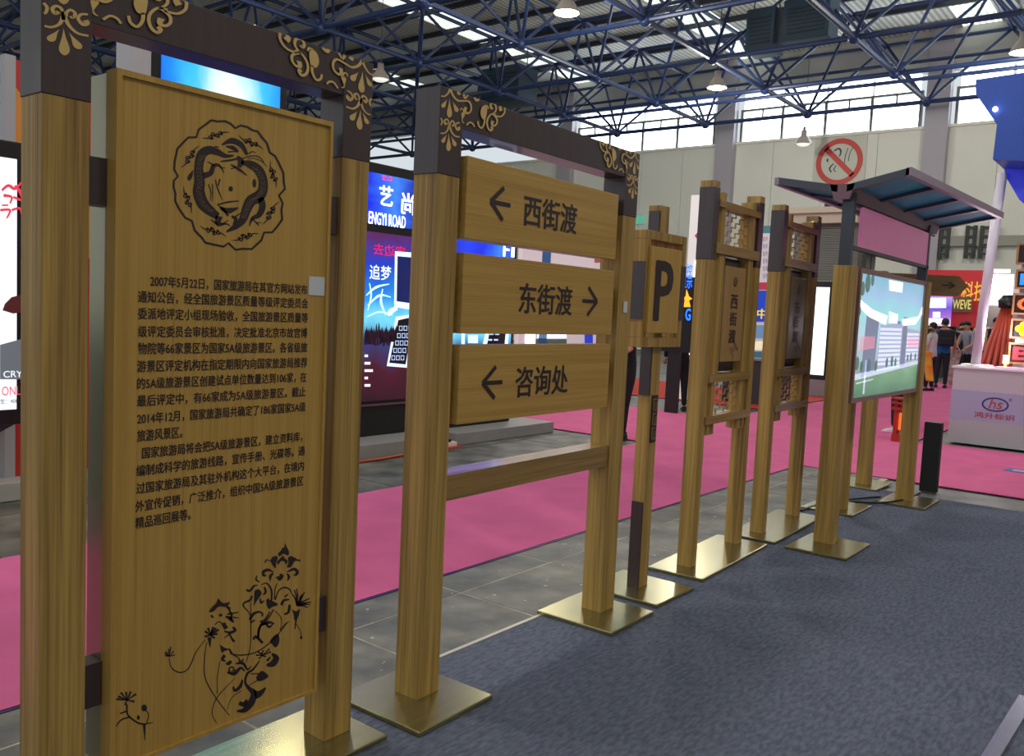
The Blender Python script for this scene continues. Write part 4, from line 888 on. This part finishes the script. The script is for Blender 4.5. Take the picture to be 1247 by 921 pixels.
for k, px in enumerate((1152,1184,1205)):
    t = thing('wall_bracket', ['black hanging bracket on the far wall, nearest the shelter roof tip','black hanging bracket on the far wall, middle of three','twin black hanging bracket on the far wall, next to the white pole'][k], 'bracket', (33.8,0,0)); a = gx(px,275,33.8); c = gx(px,315,33.8); t.location.y = a.y; t.location.z = c.z
    b = MB()
    for s_ in ((-.12,.12) if k < 2 else (-.2,.2)): b.box(-.1,0,s_-.06,s_+.06,0,a.z-c.z)
    for q in range(4): b.box(-.12,-.02,-.16,.16,q*.3+.1,q*.3+.2)
    b.obj('bracket_rails', mat('bracket_dark',(40,46,46),.5), t)
t = thing('wall_duct', 'grey cable duct fixed to the far wall above the red banner', 'duct', (33.85,0,0)); a = gx(1035,300,33.85); c = gx(1262,306,33.85); t.location.y = a.y; t.location.z = gx(1165,300,33.85).z
bx('duct', mat('duct_grey',(160,158,146),.6), (-.1,0,-(a.y-c.y),0,0,.35), t)

# ================================================================ COUNTER WITH LOGO
XD = 12.62
t = thing('reception_counter', 'white reception counter with a lavender band and a ringed hs logo', 'counter', (XD,2.52,0))
bx('body', mat('counter_white',(196,188,198),.45), (0,.62,-4.2,0,.02,1.0), t, .005); bx('band', mat('counter_lavender',(170,166,200),.4), (-.004,0,-4.2,0,.33,.72), t)
bx('plinth', mat('counter_plinth',(176,176,182),.45), (-.003,0,-4.2,0,.02,.33), t); bx('counter_top', WHITE, (-.02,.64,-4.22,.02,1.0,1.03), t, .004)
o_ = Vector(t.location); LB = mat('logo_blue',(40,44,120),.5); LR = mat('logo_red',(176,60,66),.5)
cpt = gx(1212,493,XD)-o_; m = MB(); f3 = lambda a, c: Vector((-.006, cpt.y-a, cpt.z+c)); N_ = 40
for i in range(N_):
    a, c = 2*math.pi*i/N_, 2*math.pi*(i+1)/N_
    m.quad(f3(.155*math.cos(a),.092*math.sin(a)), f3(.155*math.cos(c),.092*math.sin(c)), f3(.135*math.cos(c),.074*math.sin(c)), f3(.135*math.cos(a),.074*math.sin(a)))
m.obj('logo_ring', LB, t)
text('hs', (-.008, cpt.y+.075, cpt.z-.055), .145, .13, LR, t, 'logo_lettering', face=WEST, skew=.25)
text('®', (-.008, cpt.y-.15, cpt.z+.06), .035, .035, LB, t, 'logo_lettering', face=WEST)
text('鸿升标识', (-.008, cpt.y+.23, cpt.z-.185), .46, .075, LR, t, 'logo_lettering', face=WEST, bold=.02)
tag(bx('brochure_stack', mat('brochure_white',(235,232,240),.4), (XD+.22,XD+.5,2.14,2.48,1.03,1.055)), 'flat white brochures at the left end of the counter top', 'brochures')
tag(bx('paper_pile', mat('paper_pink',(230,190,230),.5), (XD+.05,XD+.26,1.6,2.05,1.03,1.05)), 'pinkish papers lying on the counter top beside the added lamp', 'papers')
t = thing('added_counter_lamp', 'small glowing brass lamp added on the counter to brighten its top', 'lamp', (XD+.30,1.97,1.03))
MB().lathe((0,0,0),[(0,0),(.06,0),(.06,.015),(.02,.03),(.02,.06),(.0,.06)],16).obj('added_lamp_foot', BRASS, t, True); MB().lathe((0,0,0),[(.035,.06),(.035,.17),(0,.17)],16).obj('added_lamp_glass', mat('added_lamp_warm_glass',(255,220,150),.3,emit=4), t, True)
ld = bpy.data.lights.new('lamp_light','POINT'); ld.energy = 14; ld.color = (1,.85,1); ld.shadow_soft_size = .05; lo = bpy.data.objects.new('lamp_light', ld); COL.objects.link(lo); lo.parent = t; lo.location = (-.1,.1,.4)  # lamp and its point light added to brighten the counter top
t = thing('white_pole', 'leaning white tubular pole rising from the counter', 'pole', (XD+.12,2.29,1.03)); MB().tube((0,0,0),(.0,-.115,2.5),.06,16).obj('tube', mat('glossy_white',(225,220,235),.3), t, True); MB().lathe((0,0,0),[(0,0),(.1,0),(.1,.02),(.06,.03)],16).obj('pole_foot', WHITE, t)
# red tripod bundle
t = thing('red_tripod', 'red lacquered folded easel with a black head standing behind the counter', 'easel', (14.2,2.15,0)); o_ = Vector(t.location)
top = gx(1229,372,14.2)-o_
for px in (1200,1206,1213,1220,1228): ft = gx(px,441,14.2)-o_; d = (ft-top); ft = top + d*((top.z)/(top.z-ft.z)); MB().tube(ft, top+Vector((0,(ft.y-top.y)*.12,0)), .05, 10, .028).obj('easel_leg', mat('red_lacquer_pole',(186,70,50),.3), t, True)
MB().lathe(top,[(0,-.04),(.13,-.04),(.15,.06),(.09,.14),(0,.15)],14).obj('easel_head', BLACK, t, True)
# LED letter tiles
for k, (py0, py1, px0, ch, mt, lb_) in enumerate(((296,322,1239,':',RLED,'top LED tile with a red colon'),(328,352,1237.5,'R',BL,'second LED tile from the top with a blue letter'),(357,383,1234,'C',mat('orange_red_led',(255,90,40),.4,emit=1.5),'middle LED tile with an orange-red letter C'),(388,412,1231.5,'✚',mat('yellow_led',(245,235,30),.4,emit=1.5),'fourth LED tile with a yellow cross flower'),(417,443,1229,'B',mat('rose_led',(255,50,60),.4,emit=1.5),'bottom LED tile with a red letter B'))):
    XT = 13.0; a = gx(px0,py0,XT); c = gx(px0,py1,XT); h = a.z-c.z; w = h*1.15
    t = thing('led_letter_tile', lb_+' at the right edge', 'LED tile', (XT, a.y, c.z), group=None)
    f = MB().box(0,.06,-w,0,0,.025).box(0,.06,-w,0,h-.025,h).box(0,.06,-.025,0,.025,h-.025).box(0,.06,-w,-w+.025,.025,h-.025); f.obj('tile_frame', mat('tan_tile_frame',(176,130,84),.5), t)
    bx('tile_face', mat('tile_dark',(46,22,24),.5), (.02,.05,-w+.025,-.025,.025,h-.025), t)
    if ch == '✚':
        m = MB(); f3 = lambda p, q: Vector((.012,-w/2-p,h/2+q)); [disc(m,(s_*.05*(1-z_),s_*.05*z_),.045,.045,f3) for s_ in (-1,1) for z_ in (0,1)]; disc(m,(0,0),.05,.05,f3); m.obj('led_flower', mt, t)
    else: text(ch, (.018,-.06 if ch != ':' else -.10,h*.22), w-.12 if ch != ':' else .06, h*.56, mt, t, 'led_letter', face=WEST, bold=.03)
t = thing('tile_backing_panel', 'lavender-white panel that carries the column of LED tiles', 'panel', (13.08,1.93,1.03)); bx('panel', mat('lavender_white',(200,190,214),.5), (0,.08,-1.2,-.02,0,2.0), t)
# blue fascia of the stand
t = thing('stand_fascia', 'deep blue box fascia of the stand at the top right corner', 'fascia', (12.1,2.4,3.6)); o_ = Vector(t.location)
FB = mat('fascia_blue',(26,72,170),.45)
pts = [gx(px,py,12.1)-o_ for px, py in ((1188,97),(1262,86),(1262,197),(1209,194),(1214,152),(1188,114))]
MB().prism(pts, (1.6,0,0)).obj('fascia_box', FB, t)
pts = [gx(px,py,12.8)-o_ for px, py in ((1222,196),(1262,196),(1262,262),(1241,243),(1224,214))]
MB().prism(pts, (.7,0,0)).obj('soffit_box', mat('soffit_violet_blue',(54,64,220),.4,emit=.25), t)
p = gx(1212,133,12.05)-o_; MB().ball(p,.03).obj('spot_lamp', mat('spot_white',(255,245,255),.3,emit=6), t)
# floor sticker on the cross aisle
a = gz(1199,575,.008); c = gz(1245,578,.008)
t = thing('floor_sticker', 'blue rectangular floor sticker on the pink cross aisle', 'sticker', (10.75,1.28,.008), math.radians(-4)); bx('film', mat('sticker_blue',(70,90,160),.5), (-.12,.12,-.27,.27,0,.003), t)
for s_ in (-.14,.12): bx('white_print', mat('sticker_white',(190,196,220),.5), (-.04,.05,s_-.08,s_+.08,.003,.0035), t)

# ================================================================ PEOPLE
def person(label, loc, face, h, top, legs, shoe, arms=None, hairc=(22,18,18), lean=0.0, sleeve=.45, hips=None, stride=.02):
    t = thing('person', label, 'person', (loc[0],loc[1],loc[2] if len(loc) > 2 else .008), face)
    me = bpy.data.meshes.new('body'); L = lean
    A = arms or {1:((.03,.13,.64),(.07,.13,.52)), -1:((.03,-.13,.64),(.07,-.13,.52))}
    sh_ = lambda z: L*max(0,(z-.52))/.3
    V = [(0,0,.52),(sh_(.62),0,.62),(sh_(.73),0,.73),(sh_(.81),0,.815),(sh_(.84)+.004,0,.855),(sh_(.9)+.012,0,.905),(sh_(.95)+.012,0,.955)]
    Rr = [(.075,.09),(.062,.08),(.07,.095),(.04,.055),(.03,.03),(.048,.042),(.046,.04)]
    Ed = [(0,1),(1,2),(2,3),(3,4),(4,5),(5,6)]
    def add(p, r, par): V.append(p); Rr.append(r); Ed.append((par,len(V)-1)); return len(V)-1
    wr = {}
    for s in (1,-1):
        a = add((sh_(.79),s*.1,.795),(.04,.04),3); e_, w_ = A[s]
        e1 = add((sh_(e_[2])+e_[0],e_[1],e_[2]),(.028,.028),a); w1 = add((sh_(w_[2])+w_[0],w_[1],w_[2]),(.019,.019),e1); wr[s] = (V[e1],V[w1])
        a = add((0,s*.052,.48),(.062,.062),0); k = add((.012+s*stride*.5,s*.055,.28),(.042,.042),a); add((s*stride,s*.056,.045),(.026,.026),k)
    me.from_pydata([tuple(c*h for c in v) for v in V], Ed, []); o = bpy.data.objects.new('body_source', me); COL.objects.link(o)
    md = o.modifiers.new('skin','SKIN'); sb = o.modifiers.new('sub','SUBSURF'); sb.levels = 2; sb.render_levels = 2
    for i, sv in enumerate(me.skin_vertices[0].data): sv.radius = (Rr[i][0]*h, Rr[i][1]*h); sv.use_root = i == 0
    dg = bpy.context.evaluated_depsgraph_get(); dg.update(); m2 = bpy.data.meshes.new_from_object(o.evaluated_get(dg)); bpy.data.objects.remove(o)
    m2.name = 'body'; b = bpy.data.objects.new('body', m2); COL.objects.link(b); b.parent = t
    for mt in (SKIN, top, legs): m2.materials.append(mt)
    for p in m2.polygons:
        p.use_smooth = True; c = p.center/h; arm = abs(c.y) > .105 and c.z < .8
        if c.z > .835: p.material_index = 0
        elif arm or any((Vector(wr[s][0])/1 - Vector(c)).length < .05 or (Vector(wr[s][1])-Vector(c)).length < .06 for s in (1,-1)):
            se = min(((Vector(V[a_]) - Vector(c)).length for a_ in (7,12)), default=1)
            p.material_index = 1 if se < sleeve*.36 or c.z > .8 else 0
        else: p.material_index = 1 if c.z > .50 else 2
    hx = (sh_(.93)+.012)*h
    hb = MB().ball((hx-.008*h,0,.945*h), .056*h,.05*h,.058*h,14,8); hb.v = [(x, y, z if x < hx+.02*h else max(z,.955*h)) for x, y, z in hb.v]
    hb.obj('hair', mat('hair_%d' % hairc[0], hairc, .6), b, True)
    MB().ball((hx+.052*h,0,.915*h),.009*h,.008*h,.012*h,8,6).ball((hx-.0*h,.05*h,.92*h),.008*h,.006*h,.016*h,8,6).ball((hx,-.05*h,.92*h),.008*h,.006*h,.016*h,8,6).obj('nose_and_ears', SKIN, b, True)
    MB().ball((hx+.046*h,.018*h,.932*h),.005*h,.008*h,.004*h,6,4).ball((hx+.046*h,-.018*h,.932*h),.005*h,.008*h,.004*h,6,4).ball((hx+.047*h,0,.895*h),.004*h,.013*h,.003*h,6,4).obj('eyes_and_mouth', mat('face_dark',(70,36,34),.6), b)
    for s in (1,-1):
        e_, w_ = Vector(wr[s][0])*h, Vector(wr[s][1])*h; d = (w_-e_).normalized(); hm = MB(); sd = Vector((0,1,0)) if abs(d.y) < .8 else Vector((0,0,1))
        sd = (sd - d*sd.dot(d)).normalized(); c0 = w_+d*.022*h; nn = d.cross(sd)
        hm.ball(c0,.017*h,.017*h,.02*h,10,6)
        for q in range(4):
            r0 = c0+d*.015*h+sd*(q-1.5)*.0085*h; r1 = r0+d*(.026-.003*abs(q-1))*h+nn*.004*h; r2 = r1+d*.016*h+nn*.012*h; hm.tube(r0,r1,.0045*h,6,.004*h).tube(r1,r2,.004*h,6,.003*h)
        r0 = c0+sd*.015*h; r1 = r0+sd*.014*h+d*.014*h; hm.tube(r0,r1,.005*h,6,.004*h).tube(r1,r1+d*.014*h,.004*h,6,.003*h); hm.obj('hand', SKIN, b, True)
        x = s*stride*h; MB().hexa([(x-.035*h,s*.056*h-.025*h,0),(x+.1*h,s*.056*h-.022*h,0),(x+.1*h,s*.056*h+.022*h,0),(x-.035*h,s*.056*h+.025*h,0),(x-.03*h,s*.056*h-.022*h,.05*h),(x+.075*h,s*.056*h-.018*h,.02*h),(x+.075*h,s*.056*h+.018*h,.02*h),(x-.03*h,s*.056*h+.022*h,.05*h)]).obj('shoe', shoe, b, bevel=.008)
    return t
CL = lambda n, c: mat(n, c, .85, noise=.15, scale=(6,6,6))
BK = CL('black_cloth',(20,20,24)); NV = CL('dark_navy_trousers',(34,40,56)); SHB = mat('black_shoe',(22,20,20),.4)
cam_dir = math.atan2(-5.5,-26)
pq = gz(765,537,.008)
person('person in black with a bare forearm, on the pink aisle behind the parking sign', (pq.x+.05,pq.y+.12,.008), math.radians(150), 1.66, BK, BK, SHB, arms={1:((.05,.14,.66),(.17,.10,.60)), -1:((.04,-.13,.66),(.17,-.06,.60))}, stride=.03, sleeve=.4)
pq = gz(824,499); person('person in black shirt and trousers below the LED board, left of the lattice sign', (pq.x,pq.y,.0), math.radians(40), 1.6, BK, BK, SHB, stride=.07, sleeve=1.2)
pq = gz(1092,526,.008); person('person in dark trousers and white shoes, mostly hidden by the lit picture panel', (pq.x,pq.y,.008), math.radians(100), 1.68, CL('grey_shirt',(120,120,128)), CL('black_trousers',(24,24,30)), mat('white_shoe',(225,220,220),.5), stride=.02)
XG = 26.0
def pers_at(px, py_top, X, **k):
    g = gz(px, 467); d = Vector((g.x,g.y,0)); d = d*(X/d.x); d.z = .008
    h = gx(px, py_top, X).z - .008; return d, h
d, h = pers_at(1145,387,24.2); h = min(h,1.95)
bp_ = person('person in a blue shirt seen from behind, carrying a black backpack', d, math.radians(20), h, CL('blue_shirt',(30,96,168)), NV, SHB, hairc=(30,30,50), arms={1:((.02,.15,.63),(.1,.13,.55)), -1:((.02,-.15,.64),(.12,-.16,.53))})
t = thing('backpack', 'black backpack on the back of the person in blue', 'backpack', (d.x,d.y,d.z+h*.6), math.radians(20))
bx('pack', mat('backpack_black',(26,26,40),.7), (-.40,-.19,-.19,.19,0,.42), t, .05); bx('pocket', MATS['backpack_black'], (-.45,-.39,-.14,.14,.03,.22), t, .03)
for s_ in (-.13,.13): MB().tube((-.2,s_,.38),(.02,s_,.44),.02).tube((.02,s_,.44),(.14,s_,.2),.018).obj('strap', MATS['backpack_black'], t)
d, h = pers_at(1177,391,25.4); person('person in a grey T-shirt with head bowed, holding a long printed bag', d, math.radians(150), min(h,1.85), CL('grey_tshirt',(150,152,172)), BK, SHB, lean=.06, arms={1:((.08,.14,.65),(.2,.10,.58)), -1:((.07,-.14,.65),(.2,-.08,.57))})
t = thing('printed_carrier_bag', 'long white printed bag held between the two standing men', 'bag', (24.9,d.y*24.9/d.x+.42,0)); t.location.y = gx(1157,440,24.9).y
b = MB().hexa([(-.05,-.13,.06),(.06,-.13,.06),(.06,.16,.06),(-.05,.16,.06),(-.03,-.26,.98),(.04,-.26,.98),(.04,.02,1.0),(-.03,.02,1.0)]); b.obj('bag_body', mat('bag_print',(214,196,186),.6,col2=(150,110,110),scale=(9,9,9)), t); MB().tube((0,-.2,.98),(0,-.12,1.12),.01).tube((0,-.12,1.12),(0,-.04,.98),.01).obj('handle', WHITE, t)
d, h = pers_at(1191,384,27.0); person('person in a white shirt standing behind the grey T-shirt, back of a dark head', d, math.radians(-20), min(h,1.95), CL('white_shirt',(216,200,206)), BK, SHB, hairc=(26,20,26))
d, h = pers_at(1131,392,22.6); person('person in a white top with an orange bag, half hidden by the lit picture panel', d, math.radians(80), min(h,1.8), CL('white_top',(222,214,224)), CL('charcoal_trousers',(36,34,44)), SHB, hairc=(28,22,22))
t = thing('orange_bag', 'orange and yellow cloth bag hanging beside the lit picture panel', 'bag', (22.35,gx(1132,440,22.35).y,.008))
b = MB().hexa([(-.08,-.12,.25),(.08,-.12,.25),(.08,.03,.25),(-.08,.03,.25),(-.05,-.02,.95),(.05,-.02,.95),(.05,.18,.95),(-.05,.18,.95)]); b.obj('bag_body', mat('orange_cloth',(240,110,40),.7,col2=(245,190,60),scale=(4,4,4)), t, bevel=.02); MB().tube((0,.1,.95),(0,.05,1.15),.012).obj('strap', MATS['orange_cloth'], t)
d, h = pers_at(1207,386,25.6); person('person in black glimpsed between the white pole and the red easel', d, math.radians(200), min(h,1.9), BK, BK, SHB)
d, h = pers_at(1166,392,27.6); person('person farther back, only dark hair visible between the two men', d, math.radians(190), min(h,1.8), BK, BK, SHB, hairc=(18,16,18))
